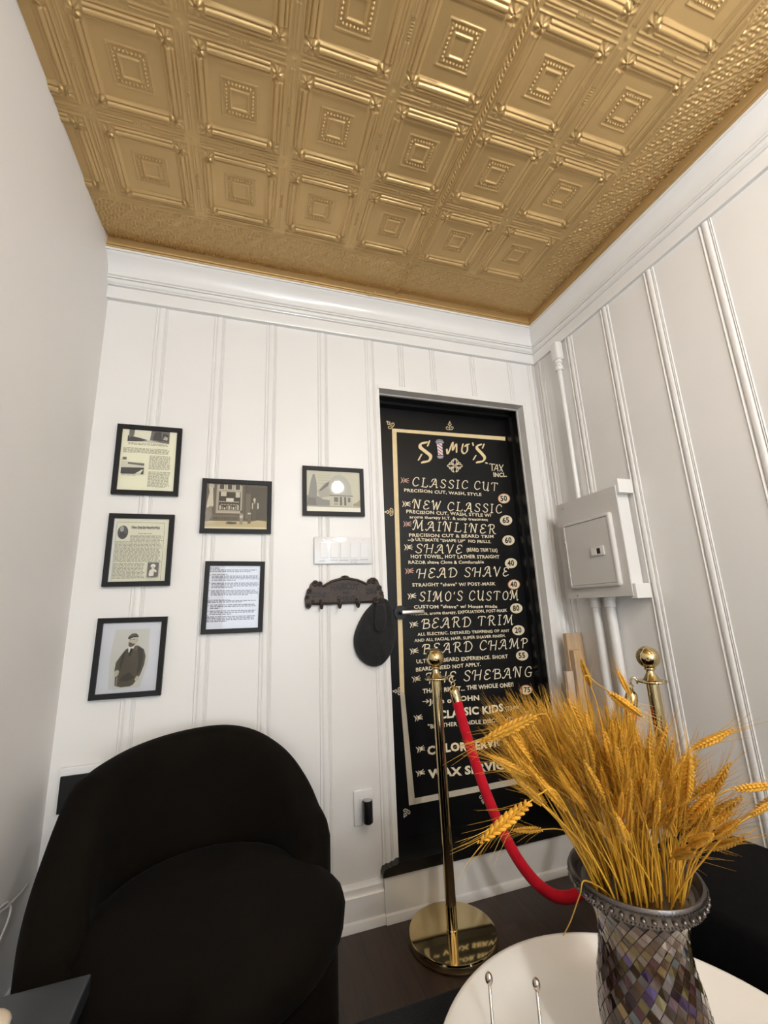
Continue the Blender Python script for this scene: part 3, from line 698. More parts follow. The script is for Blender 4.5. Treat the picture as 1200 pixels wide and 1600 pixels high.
def d4(poly, rect, oval, lines):
    WA = ink(106, 98, 88); DW = ink(88, 82, 74); TR_ = ink(176, 166, 148); GL_ = ink(62, 58, 54); LT = ink(206, 198, 178)
    rect(0, 0, 1, 1, WA); rect(0, 0, 1, .17, ink(205, 190, 150)); rect(0, 0, 1, .04, ink(225, 215, 188)); poly([(.0, .13), (.35, .17), (.64, .14), (.85, .20), (1, .18), (1, .06), (0, .06)], ink(196, 180, 140))
    rect(.62, .2, 1, 1, DW); rect(.64, .22, .72, .80, ink(112, 104, 92)); rect(.73, .22, .98, .94, ink(80, 75, 68))
    poly([(0, .3), (.02, .6), (.05, .8), (.03, .95), (.10, .96), (.11, .7), (.12, .5), (.08, .45)], LT); poly([(0, .15), (.01, .45), (.09, .5), (.11, .3), (.06, .16)], ink(140, 132, 116)); poly([(.04, .92), (.04, .99), (.12, .98), (.12, .9)], ink(190, 182, 164))
    rect(.16, .36, .58, .97, TR_); rect(.20, .41, .55, .82, GL_)
    for i in range(3): rect(.19 + i * .13, .86, .29 + i * .13, .985, LT); rect(.205 + i * .13, .875, .277 + i * .13, .985, ink(74, 70, 64))
    rect(.23, .72, .32, .82, LT); rect(.47, .70, .54, .82, LT); rect(.32, .60, .44, .68, ink(224, 216, 198))
    for i in range(12): rect(.21 + i * .027, .585, .228 + i * .027, .61, ink(196, 188, 170))
    for i in range(9): rect(.215 + i * .036, .42, .24 + i * .036, .42 + random.uniform(.05, .11), ink(150, 142, 126) if i % 2 else LT)
    for i in range(6): rect(.23 + i * .05, .52, .27 + i * .05, .545, ink(150, 142, 126))
    rect(.16, .34, .58, .375, ink(190, 180, 160)); rect(.10, .19, .52, .30, ink(120, 110, 96))
    for i in range(16): rect(.12 + i * .025, .195, .137 + i * .025, .26, ink(84, 77, 68))
    poly([(.32, .12), (.36, .16), (.50, .15), (.50, .11), (.4, .10)], ink(90, 82, 68))
    oval(.785, .66, .02, .04, LT); poly([(.755, .60), (.78, .62), (.81, .62), (.84, .58), (.85, .44), (.82, .42), (.81, .20), (.76, .20), (.745, .44)], ink(92, 85, 76)); poly([(.745, .58), (.765, .6), (.76, .44), (.745, .46)], LT); poly([(.835, .6), (.855, .58), (.86, .47), (.835, .45)], LT); poly([(.775, .62), (.79, .56), (.80, .62)], LT)
    oval(.575, .38, .024, .034, ink(90, 84, 74)); poly([(.545, .33), (.575, .35), (.61, .33), (.60, .22), (.60, .10), (.55, .10), (.55, .22)], ink(150, 140, 122)); poly([(.55, .30), (.60, .30), (.60, .24), (.55, .24)], LT)
    oval(.705, .345, .03, .022, LT); poly([(.67, .30), (.705, .335), (.74, .31), (.73, .20), (.73, .12), (.68, .12), (.68, .2)], ink(110, 102, 90))
picture_frame([(317, 747), (426, 752), (423, 834), (310, 832)], 'black frame with a sepia photo of a shopfront, a man and two children', ink(150, 140, 122), d4)
def d5(poly, rect, oval, lines):
    T_ = ink(88, 90, 98)
    lines(.0, .18, .975, .95, 1, ink(50, 52, 58)); lines(.0, .95, .945, .895, 2, T_, .85); lines(.05, .35, .87, .85, 1, MG); lines(.05, 1.0, .845, .755, 4, T_, .5); lines(.05, 1.0, .73, .64, 4, T_, .45); lines(.05, .98, .61, .52, 4, T_, .8)
    lines(0, .42, .46, .44, 1, MG); lines(0, .95, .445, .405, 2, T_, .7); lines(.05, .97, .385, .31, 3, T_, .2); lines(.05, .97, .29, .215, 3, T_, .45); lines(0, .97, .20, .105, 4, T_, .4)
    for y in (.845, .72, .60, .48, .37, .28, .21): oval(.02, y, .008, .007, DG)
picture_frame([(320, 877), (414.5, 876.5), (410, 988.5), (313.3, 991)], 'black frame with a white typed page of bulleted paragraphs', ink(222, 224, 232), d5)
def d6(poly, rect, oval, lines):
    SKY = ink(206, 203, 184); T1 = ink(150, 150, 146); T2 = ink(178, 176, 164); T3 = ink(128, 126, 124)
    rect(0, .12, 1, 1, SKY); rect(0, 0, 1, .12, ink(240, 236, 222))
    for y in (.6, .68, .76, .82, .88): rect(.2, y, .45, y + .012, ink(186, 184, 166), .0001)
    poly([(.02, .3), (.05, .55), (.07, .72), (.11, .90), (.15, .91), (.18, .72), (.19, .5), (.18, .3)], T1); poly([(0, .14), (0, .38), (.1, .42), (.22, .36), (.3, .30), (.42, .28), (.42, .14)], T1); poly([(0, .16), (.03, .34), (.16, .33), (.18, .15)], T3)
    poly([(.20, .50), (.32, .68), (.42, .76), (.40, .6), (.45, .45), (.46, .38), (.24, .33)], T2); poly([(.42, .76), (.5, .88), (.62, .93), (.74, .84), (.82, .68), (.84, .42), (.45, .40), (.40, .6)], ink(188, 186, 174)); poly([(.22, .5), (.36, .7), (.42, .74), (.40, .64), (.26, .5)], T3)
    rect(.42, .14, .84, .41, ink(200, 197, 180)); rect(.42, .385, .86, .41, T3)
    for x0, x1 in ((.5, .58), (.76, .81)): rect(x0, .24, x1, .36, T3)
    for x in (.61, .69): rect(x, .16, x + .04, .37, ink(120, 118, 112))
    rect(.5, .18, .57, .2, T3); poly([(.86, .15), (.86, .2), (.93, .24), (1, .32), (1, .14)], ink(168, 160, 140)); rect(0, .115, 1, .135, ink(170, 164, 146))
picture_frame([(473, 727), (568.5, 732.5), (570, 806.5), (472.7, 804.5)], 'black frame with a faded photo of a gabled house beside the door', ink(206, 203, 184), d6)

# ---- five-gang switch plate
q0, q1 = at(490, 838, -.01), at(582, 881.5, -.01)
cx, cz = (q0.x + q1.x) / 2, (q0.z + q1.z) / 2; sw_w, sw_h = .262, .120
e = empty('switch_plate', (cx, -.0068, cz), 0, 'wide white wall plate with five rocker switches and handwritten notes', 'light switch')
MB().box((-sw_w / 2, -.007, -sw_h / 2), (sw_w / 2, 0, sw_h / 2), .003).build('plate', mat('shiny_white_plate', (.78, .78, .79), .12), e, autos=40)
for i in range(5):
    x = -.088 + i * .0455
    MB().box((x - .0172, -.0085, -.034), (x + .0172, -.0065, .034), .001).build('switch_bezel', WHITEPL, e)
    rk = MB(); f0, f1 = (.0102, .0088) if i != 1 else (.0088, .0102)
    n0 = [(-.0070, -.0315), (-f1, -.0315), (-.0090, 0), (-f0, .0315), (-.0070, .0315)]
    rk.add([(x - .0155, y, z) for y, z in n0] + [(x + .0155, y, z) for y, z in n0], [[0, 1, 2, 3, 4], [9, 8, 7, 6, 5]] + [[q, q + 5, (q + 1) % 5 + 5, (q + 1) % 5] for q in range(5)])
    rk.build('rocker', WHITEPL, e)
def scrib(x0, x1, z, amp=.0016):
    sb = MB()
    n_ = int((x1 - x0) / .0021)
    pts = [(x0 + i * .0021, z + amp * math.sin(i * 2.3 + x0 * 90) * (1 if i % 5 else .2)) for i in range(n_)]
    pen_stroke(sb, pts, (.0004, 0), (0, .0006), -.0073)
    sb.build('handwriting', DARKSLOT, e)
for a0, b0, z in ((-.108, -.082, -.0475), (-.060, -.026, -.0435), (-.020, .022, -.0440), (.030, .068, -.0435), (.074, .112, -.0420), (.032, .042, -.0530), (.046, .062, -.0535)): scrib(a0, b0, z)
for i in range(5):
    for z in (-.0385, .0475): MB().tube([(-.088 + i * .0455, -.0068, z), (-.088 + i * .0455, -.0078, z)], .0022, 8).build('screw', STEEL, e)

# ---- cast iron hook plaque
pc = at(540, 925, -.02)
e = empty('hook_plaque', (pc.x, -.0072, pc.z), 0, 'brown cast iron hook plaque with raised lettering above the hanging cap', 'wall hook')
pp = []
hw = .172
outline = [(-.172, -.052), (-.160, -.058), (-.145, -.050), (-.12, -.052), (.12, -.050), (.150, -.050), (.165, -.056), (.174, -.046), (.176, -.02), (.166, .008), (.158, .026), (.150, .048), (.136, .060), (.118, .060), (.104, .050), (.098, .038), (.06, .055), (.02, .063), (.012, .071), (-.012, .071), (-.02, .063), (-.06, .053), (-.098, .032), (-.106, .045), (-.120, .048), (-.136, .050), (-.150, .040), (-.158, .018), (-.168, .0), (-.175, -.022)]
MB().prism(outline, 0, -.007).build('plate', IRON, e)
bd = MB()
bd.tube([(x, -.009, z) for x, z in catmull([Vector((p[0], p[1], 0)) for p in [(-.098, .026), (-.06, .046), (0, .058), (.06, .048), (.098, .030)]], 6) and [(p.x, p.y) for p in catmull([Vector((-.098, .026, 0)), Vector((-.06, .046, 0)), Vector((0, .058, 0)), Vector((.06, .048, 0)), Vector((.098, .030, 0))], 6)]], .0045, 8)
bd.tube([(-.145, -.009, -.045), (.145, -.009, -.044)], .004, 8)
for sx in (-1, 1):
    for x, z, r in ((.130, .046, .013), (.110, .044, .010), (.155, .015, .011), (.164, -.010, .009), (.160, -.046, .012), (.14, -.03, .007)): bd.torus((sx * x, -.008, z - (.006 if sx < 0 else 0)), r * .7, r * .38, 'y', 14, 8); bd.ball((sx * x, -.008, z - (.006 if sx < 0 else 0)), r * .35, 8, 6)
for i in range(24):
    t = -.9 + 1.8 * i / 23; bd.ball((t * .1, -.0085, .064 - .03 * t * t - .004), .0022, 6, 5)
bd.ball((0, -.008, .064), .008, 10, 8)
bd.build('scrollwork', IRON, e, smooth=True)
IRL = mat('dark_iron_letters', (.007, .005, .0045), .45, metal=.3)
def local_text(s, cx_, z0, w, h, y, m, par, name, off=.03, arcr=None):
    V, F = text_geo(s, off); x0 = min(v.x for v in V); x1 = max(v.x for v in V); o = []
    for lift in (0, .0025):
        for v in V:
            x = cx_ - w / 2 + (v.x - x0) / (x1 - x0) * w; dz = -(x - cx_) ** 2 * arcr if arcr else 0
            o.append((x, y - .0025 + lift, z0 + v.y / .7 * h + dz))
    n_ = len(V)
    return MB().add(o[:n_], F).build(name, m, par)
local_text('HAIRCUT', -.002, .012, .125, .026, -.0072, IRL, e, 'raised_letters', arcr=1.4)
local_text('AND', .002, -.008, .035, .011, -.0072, IRL, e, 'raised_letters')
local_text('SHAVE', .004, -.038, .085, .022, -.0072, IRL, e, 'raised_letters')
local_text('25¢', -.115, -.018, .06, .022, -.0072, IRL, e, 'raised_letters'); local_text('25¢', .118, -.010, .055, .022, -.0072, IRL, e, 'raised_letters')
for x in (-.108, -.030, .050, .130):
    hk = MB(); hk.tube(bezier([(x, -.006, -.030), (x, -.010, -.062), (x, -.030, -.078), (x, -.046, -.060), (x, -.046, -.050)], 12), [.0055] * 11 + [.006, .007], 10); hk.ball((x, -.046, -.048), .0085, 10, 8); hk.build('hook', IRON, e, smooth=True)

# ---- flat cap hanging from the right hook
cap_px = [(598, 934), (588, 941), (574, 955), (563, 974), (556, 996), (558, 1017), (567, 1032), (582, 1041), (598, 1039), (610, 1026), (617, 1008), (619.5, 986), (617, 962), (609, 940)]
CY = -.040
pts = [at(px, py, CY) for px, py in cap_px]
cc = sum(pts, Vector()) / len(pts)
e = empty('flat_cap', (cc.x, -.012, cc.z), 0, 'charcoal felt flat cap hanging from the right end of the iron plaque', 'cap')
ring0 = catmull([Vector((p.x - cc.x, p.z - cc.z, 0)) for p in pts + [pts[0]]], 5)[:-1]
mb = MB(); n_ = len(ring0); V = []; rings = [(1.0, 0.010), (1.02, -.004), (.98, -.020), (.93, -.032), (.86, -.042), (.78, -.049), (.68, -.055), (.56, -.059), (.44, -.062), (.3, -.063), (.15, -.064)]
for sc, y in rings:
    for p in ring0:
        cre = .010 * math.exp(-((p.x * sc - .010 - p.y * .25) / .014) ** 2) * (1 if p.y > -.02 else .4) if sc < .95 else 0
        cre += .009 * math.exp(-((p.x * sc + .026 + p.y * sc * .35) / .009) ** 2) * (sc < .95) + .008 * math.exp(-((p.x * sc - .040) / .008) ** 2) * (sc < .95) * (p.y > -.05)
        V.append((p.x * sc, y + cre, p.y * sc))
V.append((0, -.060, 0)); F = []
for i in range(len(rings) - 1):
    for k2 in range(n_): F.append([i * n_ + k2, i * n_ + (k2 + 1) % n_, (i + 1) * n_ + (k2 + 1) % n_, (i + 1) * n_ + k2])
for k2 in range(n_): F.append([(len(rings) - 1) * n_ + k2, (len(rings) - 1) * n_ + (k2 + 1) % n_, len(V) - 1])
F.append(list(range(n_))[::-1])
mb.add(V, F); mb.build('crown', CLOTH, e, smooth=True)
# peak folded against the crown
bmP = MB(); V = []
for i in range(13):
    t = i / 12; z = .118 - .112 * t; hw_ = .014 + .010 * math.sin(PI * min(t * 1.05, 1)) + .004 * t
    for k2 in range(7):
        sx = -1 + 2 * k2 / 6; V.append((.010 + sx * hw_ - .012 * t, -.044 - .024 * math.sin(PI * .5 * min(t * 1.6, 1)) + .007 * sx * sx + .004 * math.exp(-(sx / .3) ** 2), z + .010 * sx * sx * t))
F = [[i * 7 + k2, i * 7 + k2 + 1, (i + 1) * 7 + k2 + 1, (i + 1) * 7 + k2] for i in range(12) for k2 in range(6)]
bmP.add(V, F); po = bmP.build('peak', CLOTH, e, smooth=True); sm = po.modifiers.new('thickness', 'SOLIDIFY'); sm.thickness = .006
bn = MB(); bn.ball((.0, -.060, -.004), .006, 10, 6, (1, .5, 1)); bn.build('button', CLOTH, e, smooth=True)

# ---- outlet with a small black plug-in scent device
oc = at(568.3, 1261.5, -.008)
e = empty('wall_outlet', (oc.x, -.0005, oc.z), 0, 'white wall outlet plate low on the wall between armchair and door', 'outlet')
MB().box((-.0395, -.007, -.062), (.0395, 0, .062), .003).build('plate', WHITEPL, e, autos=40)
MB().box((-.017, -.009, -.034), (.017, -.006, .034), .002).build('receptacle', WHITEPL, e, autos=40)
sl_ = MB()
for z in (.02,):
    for x in (-.006, .006): sl_.box((x - .001, -.0094, z - .004), (x + .001, -.0088, z + .004))
sl_.build('slot', DARKSLOT, e)
dv = empty('air_freshener', (oc.x + .008, -.0097, oc.z - .002), 0, 'small black cylinder plugged into the white wall outlet', 'plug-in device')
b_ = MB(); b_.lathe([(0, -.042), (.014, -.042), (.018, -.038), (.019, -.03), (.019, .034), (.018, .038), (.0155, .0385)], (0, -.032, 0), 28); b_.box((-.013, -.020, -.026), (.013, 0, .02), .004); b_.build('body', BLKPL, dv, autos=35)
MB().lathe([(0, .0387), (.0155, .0387), (.0155, .0375)], (0, -.032, 0), 24).build('top_disc', mat('pale_grey_cap', (.45, .45, .46), .5), dv)

# ---- dark box low on the wall behind the armchair
e = empty('wall_box', (.095, -.002, .61), 0, 'dark box with white surround low on the wall behind the armchair', 'wall box')
MB().box((-.062, -.016, -.065), (.062, 0, .065), .003).build('surround', WHITEPL, e, autos=40)
MB().box((-.056, -.020, -.070), (.060, -.012, .042), .002).build('black_insert', BLKPL, e)

# ---- small gold wire hook by the crown
hk_ = at(580, 458, -.108)
g = MB(); g.tube(bezier([(hk_.x - .030, -.112, CT + .016), (hk_.x - .012, -.117, CT - .012), (hk_.x + .016, -.117, CT - .026), (hk_.x + .018, -.112, CT + .016)], 12), .0022, 8); g.ball((hk_.x + .018, -.113, CT + .008), .006, 10, 8, (1, .8, 1.6))
setp(g.build('wire_hook', CEIL, smooth=True), 'small gold wire loop on the ceiling edge over the crown moulding', 'hook')

# ================================================================== RIGHT WALL
def RW(off, y, z): return Vector((rx(y, off), y, z))
rot_r = math.atan(-ANG) * 0
e = empty('breaker_panel', RW(0.0, -.31, 1.16), 0, 'grey white breaker panel with hinged door on the right wall', 'electrical panel')
L0 = e.location.copy()
def rbox(off0, off1, ya, yb, z0, z1, bev=0.0):
    m = MB(); m.box((rx(-.31, off1) - L0.x, ya - L0.y, z0 - L0.z), (rx(-.31, off0) - L0.x, yb - L0.y, z1 - L0.z), bev); return m
rbox(.007, .087, -.474, -.145, 1.170, 1.615).build('body', WHITECON, e)
rbox(.087, .093, -.4945, -.125, 1.162, 1.627, .002).build('cover', PANELGREY, e)
# raised rounded surround with the door in it
dr = MB(); ya, yb, z0, z1 = -.455, -.158, 1.204, 1.522
def rring(ya, yb, z0, z1, r, off, k=6):
    out = []
    for (cy, cz, a0) in ((yb - r, z1 - r, 0), (ya + r, z1 - r, PI / 2), (ya + r, z0 + r, PI), (yb - r, z0 + r, PI * 1.5)):
        for i in range(k + 1):
            a = a0 + PI / 2 * i / k; out.append((rx(-.31, off) - L0.x, cy + r * math.cos(a) - L0.y, cz + r * math.sin(a) - L0.z))
    return out
R_ = [rring(ya, yb, z0, z1, .014, .092), rring(ya + .002, yb - .002, z0 + .002, z1 - .002, .013, .104), rring(ya + .008, yb - .008, z0 + .008, z1 - .008, .010, .108), rring(ya + .016, yb - .016, z0 + .016, z1 - .016, .006, .107), rring(ya + .017, yb - .017, z0 + .017, z1 - .017, .006, .103)]
n_ = len(R_[0]); V = [p for r in R_ for p in r]; F = [[i * n_ + k2, (i + 1) * n_ + k2, (i + 1) * n_ + (k2 + 1) % n_, i * n_ + (k2 + 1) % n_] for i in range(len(R_) - 1) for k2 in range(n_)]
dr.add(V, F); dr.build('door_surround', PANELGREY, e, autos=50)
do = rbox(.093, .1045, ya + .0185, yb - .0185, z0 + .0185, z1 - .0185, .001).build('door', PANELGREY, e)
la = rbox(.1045, .111, -.400, -.322, 1.341, 1.383, .003).build('latch', PANELGREY, do, autos=40)
rbox(.1105, .1125, -.358, -.330, 1.347, 1.377).build('latch_slider', WHITECON, do); rbox(.1105, .1116, -.380, -.361, 1.350, 1.374).build('latch_recess', DARKSLOT, do)
for z in (1.31, 1.43): rbox(.107, .111, -.1725, -.166, z - .006, z + .006, .001).build('hinge', STEEL, e)
for y, z in ((-.175, 1.600), (-.385, 1.597), (-.452, 1.176), (-.190, 1.176), (-.4885, 1.46)):
    s_ = MB(); p = RW(.0928, y, z) - L0; s_.ball(p, .0048, 10, 6, (.5, 1, 1)); s_.build('screw', STEEL, e, smooth=True)
for i, (za, zb) in enumerate(((1.594, 1.655), (1.153, 1.212))):
    m = MB(); m.box((rx(-.47, .083), -.478, za), (rx(-.47, .001), -.4745 if False else -.4742, zb)); 
    m = MB(); m.box((rx(-.45, .0862), -.478 - .026, za), (rx(-.45, .009), -.4745, zb), .001)
    setp(m.build('wood_cleat', WHITECON), 'white painted wood block beside the %s right corner of the breaker panel' % ('upper', 'lower')[i], 'wood block')
# conduits
t = MB(); t.tube([RW(.03, -.219, 1.6155), RW(.03, -.219, 2.36)], .0118, 18)
c_ = setp(t.build('conduit_pipe', WHITECON, autos=40), 'thin white conduit pipe rising from the breaker panel to the crown moulding', 'pipe')
fit = MB(); p = RW(.03, -.219, 0); fit.lathe([(.012, 2.345), (.019, 2.345), (.021, 2.352), (.021, 2.366), (.016, 2.372), (.016, 2.382), (.022, 2.386), (.022, 2.396), (.018, 2.404)], (p.x, p.y, 0), 20)
fit.build('pipe_collar', WHITECON, c_, autos=35)
MB().box((p.x - .022, p.y - .026, 2.402), (p.x + .022, p.y + .026, 2.507), .009).build('pipe_fitting', WHITECON, c_, autos=40)
for i, y in enumerate((-.228, -.309)):
    t = MB(); t.tube([RW(.032, y, 1.168), RW(.032, y, 0.001)], .0195, 20)
    o = setp(t.build('conduit_pipe', WHITECON, autos=40), ('thick white pipe dropping below the panel, nearer the door', 'thick white pipe dropping below the panel, farther from the door')[i], 'pipe', 'thick white pipes under the breaker panel')
    cl_ = MB(); cl_.lathe([(.0195, 1.118), (.024, 1.120), (.024, 1.150), (.027, 1.151), (.027, 1.168), (.0195, 1.168)], RW(.032, y, 0) - Vector((0, 0, 0)), 20); cl_.build('pipe_collar', WHITECON, o, autos=35)
# boards standing in the corner
def board(x0, x1, y0, y1, h, m, label, lean=0.0):
    b_ = MB(); b_.box((x0, y0, .001), (x1, y1, h), .002)
    for v in b_.V: v.y += lean * (v.z / h)
    return setp(b_.build('wood_board', m), label, 'wood board', 'bare wood boards in the corner by the door')
board(2.040, 2.078, -.112, -.092, .832, PALEPINE, 'short pale square wood batten standing nearest the door casing')
board(2.083, 2.176, -.090, -.066, 1.000, PINE, 'tallest and widest bare wood board standing in the corner')
board(2.088, 2.134, -.120, -.093, .925, PINE, 'middle height wood board leaning before the tallest board')

# ================================================================== STANCHIONS AND ROPE
def stanchion(x, y, label, ring_ang, z_ball=.945):
    e = empty('rope_stanchion', (x, y, 0), 0, label, 'stanchion', 'brass rope stanchions')
    MB().lathe([(0, .001), (.150, .001), (.156, .004), (.157, .010), (.157, .022), (.154, .0275), (.148, .0285), (0, .0285)], (0, 0, 0), 72).build('base', BRASS, e, autos=30)
    MB().lathe([(.021, .0285), (.021, .034), (.0195, .036), (.0195, .862), (.0195, .868)], (0, 0, 0), 32).build('pole', BRASS, e, autos=30)
    MB().lathe([(.0195, .864), (.030, .866), (.046, .870), (.047, .873), (.046, .876), (.030, .878), (.024, .884), (.017, .894), (.0135, .902), (.0125, .908), (.017, .910), (.018, .913), (.017, .916), (.013, .917)], (0, 0, 0), 40).build('collar', BRASS, e, autos=30)
    MB().ball((0, 0, z_ball + .006), .0375, 36, 22).build('finial_ball', BRASS, e, smooth=True)
    return e
S1 = Vector((1.347, -.187, 0)); S2 = Vector((1.955, -.640, 0))
stanchion(S1.x, S1.y, 'brass rope stanchion standing before the black menu door', 0)
stanchion(S2.x, S2.y, 'brass rope stanchion by the right wall behind the wheat', 0)
dirv = (S2 - S1).normalized()
h1 = S1 + dirv * .0500 + Vector((0, 0, .872)); h2 = S2 - dirv * .0500 + Vector((0, 0, .872))
rope_e = empty('velvet_rope', (h1 + h2) / 2 * 1.0 - Vector((0, 0, .0)), 0, 'red velvet rope with brass ends hung between the two stanchions', 'rope')
RO = rope_e.location.copy()
def hookend(h, d, name='rope_hook'):
    m = MB(); m.tube([Vector(p) - RO for p in bezier([h + d * -.004 + Vector((0, 0, -.008)), h + d * -.006 + Vector((0, 0, .018)), h + d * .018 + Vector((0, 0, .018)), h + d * .016 + Vector((0, 0, -.010))], 12)], .0034, 8)
    m.torus(h + d * .016 + Vector((0, 0, -.020)) - RO, .008, .0026, 'y', 16, 8)
    o = m.build(name, BRASS, rope_e, smooth=True); return h + d * .016 + Vector((0, 0, -.028))
a1 = hookend(h1, dirv); a2 = hookend(h2, -dirv)
span = (a2 - a1); Lh = math.hypot(span.x, span.y)
def catpt(t, sag=.66):                                    # catenary-like hang
    k_ = 3.1; c0 = math.cosh(k_ * .5)
    z = (math.cosh(k_ * (t - .5)) - c0) / (c0 - 1) * sag
    return a1.lerp(a2, t) + Vector((0, 0, z))
pts = [catpt(i / 240) for i in range(241)]
near = lambda p: min((p - a1).length, (p - a2).length) > .030
MB().tube([p - RO for p in pts if near(p)], .0190, 16).build('rope', RED, rope_e, smooth=True)
def along(P, d):                                          # point at arc length d
    for p, q in zip(P, P[1:]):
        l = (q - p).length
        if d <= l: return p.lerp(q, d / l)
        d -= l
for seg in (pts, pts[::-1]):
    m = MB(); m.tube([along(seg, d) - RO for d in (.0005, .003, .008, .014, .020, .038, .056)], [.004, .008, .014, .018, .0195, .0205, .0205], 18); m.build('rope_ferrule', BRASS, rope_e, autos=40)

# ================================================================== ARMCHAIR
AC = Vector((.522, -.402, 0))
e = empty('tub_armchair', AC, 0, 'dark brown velvet tub armchair in the left back corner', 'armchair')
def topz(az):
    dg = math.degrees(az) - 94
    if dg <= 0:
        d = -dg / 75; return .772 - .205 * d ** 2.1 if d < 1 else max(.567 - .16 * (d - 1), .46)
    if dg < 72: return .772 - .052 * (dg / 72) ** 2
    t = min((dg - 72) / 46, 1); return .720 - .24 * (1 - (1 - t) ** 1.6)
V = []; F = []; NA = 64; a0, a1_ = math.radians(-2), math.radians(216)
prof = None
for i in range(NA + 1):
    a = a0 + (a1_ - a0) * i / NA; zt = topz(a); endf = min(1, min(i, NA - i) / 3.0); endf = math.sqrt(max(endf, 0.0)) if endf < 1 else 1
    if i in (0, NA): endf = .35
    wl_ = min(max((math.degrees(a) - 100) / 50, 0), 1); wl_ = wl_ * wl_ * (3 - 2 * wl_)
    ro, ri = .366 + .020 * wl_, .268; mid = (ro + ri) / 2 - .012; hw_ = (ro - ri) / 2 * endf
    P_ = []
    P_ += [(mid + .012 + hw_ * .88, .07), (mid + .012 + hw_, .12), (mid + .012 + hw_, zt - .07)]
    for k2 in range(1, 8):
        w = PI * k2 / 8; P_.append((mid + .006 + hw_ * math.cos(w), zt - .045 + .045 * math.sin(w) - (1 - endf) * .03))
    P_ += [(mid - hw_ - .004, zt - .09), (mid - hw_ - .006, .44), (mid - hw_ - .01, .30), (mid - hw_ * .9, .10)]
    for r, z in P_: V.append((r * math.cos(a), r * math.sin(a), z))
n_ = len(P_)
for i in range(NA):
    for k2 in range(n_): F.append([i * n_ + k2, (i + 1) * n_ + k2, (i + 1) * n_ + (k2 + 1) % n_, i * n_ + (k2 + 1) % n_])
F.append(list(range(n_))); F.append([NA * n_ + k2 for k2 in range(n_)][::-1])
MB().add(V, F).build('backrest', CHAIR, e, smooth=True)
MB().lathe([(0, .06), (.33, .06), (.345, .075), (.352, .12), (.352, .315), (.345, .33), (0, .33)], (0.010, -.020, 0), 56).build('seat_base', CHAIR, e, autos=50)
# round cushion, a little wider on the open right side
V = []; F = []; NR = 56
prof = [(0, .455), (.5, .452), (.8, .444), (.93, .430), (.985, .408), (1.0, .385), (.99, .350), (.96, .332), (0, .330)]
for r, z in prof:
    for k2 in range(NR):
        a = 2 * PI * k2 / NR; R_o = .285
        ca, sa = math.cos(a), math.sin(a)
        if sa < .35: R_o = .285 + (.085 if ca > 0 else .02) * min(1, (.35 - sa) / .5)
        V.append((.012 + r * R_o * ca, -.030 + r * R_o * sa, z))
for i in range(len(prof) - 1):
    for k2 in range(NR): F.append([i * NR + k2, i * NR + (k2 + 1) % NR, (i + 1) * NR + (k2 + 1) % NR, (i + 1) * NR + k2])
MB().add(V, F).build('seat_cushion', CHAIR, e, smooth=True)
for ax, ay in ((-.2, -.2), (.2, -.2), (-.2, .2), (.2, .2)): MB().lathe([(.016, .0), (.022, .062)], (ax, ay, 0), 14).build('leg', BLKPL, e)

# ---- cable by the left wall
cb_ = MB(); P_ = [atr_ for atr_ in []]
d0 = [Vector((.012, -.10, .392)), Vector((.016, -.16, .396)), Vector((.014, -.23, .402)), Vector((.012, -.30, .414)), Vector((.010, -.42, .41)), Vector((.010, -.50, .36)), Vector((.010, -.44, .30)), Vector((.014, -.33, .30)), Vector((.018, -.24, .345)), Vector((.016, -.20, .385)), Vector((.012, -.235, .415)), Vector((.010, -.33, .405)), Vector((.010, -.5, .33)), Vector((.010, -.62, .12)), Vector((.045, -.64, .004))]
cb_.tube(catmull(d0, 8), .0028, 8); setp(cb_.build('power_cable', CABLE, smooth=True), 'thin white cable looping against the left wall beside the armchair', 'cable')

# ---- low side table in front of the armchair
e = empty('side_table', (.20, -1.06, 0), 0, 'dark slate topped side table in front of the armchair by the left wall', 'side table')
MB().box((-.185, -.245, .520), (.178, .245, .550), .004).build('tabletop', SLATE, e, autos=40)
for sx in (-.155, .150):
    for sy in (-.215, .215): MB().box((sx - .016, sy - .016, 0), (sx + .016, sy + .016, .521)).build('leg', BLKPL, e)
k_ = MB(); k_.ball((0, 0, 0), .030, 20, 12, (1.15, .9, .55)); o = k_.build('stone', BEIGE, smooth=True); o.location = (.262, -.905, .5665)
setp(o, 'pale beige rounded stone lying on the dark side table', 'ornament')

# ================================================================== BENCH, OTTOMAN, TRAY, VASE
bdir = Vector((.0185, -.0853)).normalized()
e = empty('upholstered_bench', (1.80, -1.32, 0), math.atan2(bdir.x, -bdir.y), 'black velvet bench against the right side behind the wheat', 'bench')
MB().box((-.190, -.52, .40), (.190, .52, .52), .018).build('cushion', BENCH, e, autos=50)
MB().box((-.175, -.50, .03), (.175, .50, .405), .006).build('base', BENCH, e)
e = empty('ottoman', (1.08, -1.34, 0), 0, 'square black fabric ottoman under the white tray', 'ottoman')
MB().box((-.41, -.41, .36), (.41, .407, .450), .012).build('padded_top', FUR, e, autos=50)
MB().box((-.395, -.395, .02), (.395, .392, .365), .004).build('base', BENCH, e)
TC = Vector((1.163, -1.267, .4505))
t = MB(); t.lathe([(0, .0), (.20, .0), (.212, .003), (.262, .020), (.300, .045), (.306, .052), (.303, .056), (.297, .055), (.270, .036), (.248, .023), (.225, .017), (0, .016)], TC, 96)
setp(t.build('round_tray', GLAZE, smooth=True), 'large round white glazed tray holding the vase', 'tray')

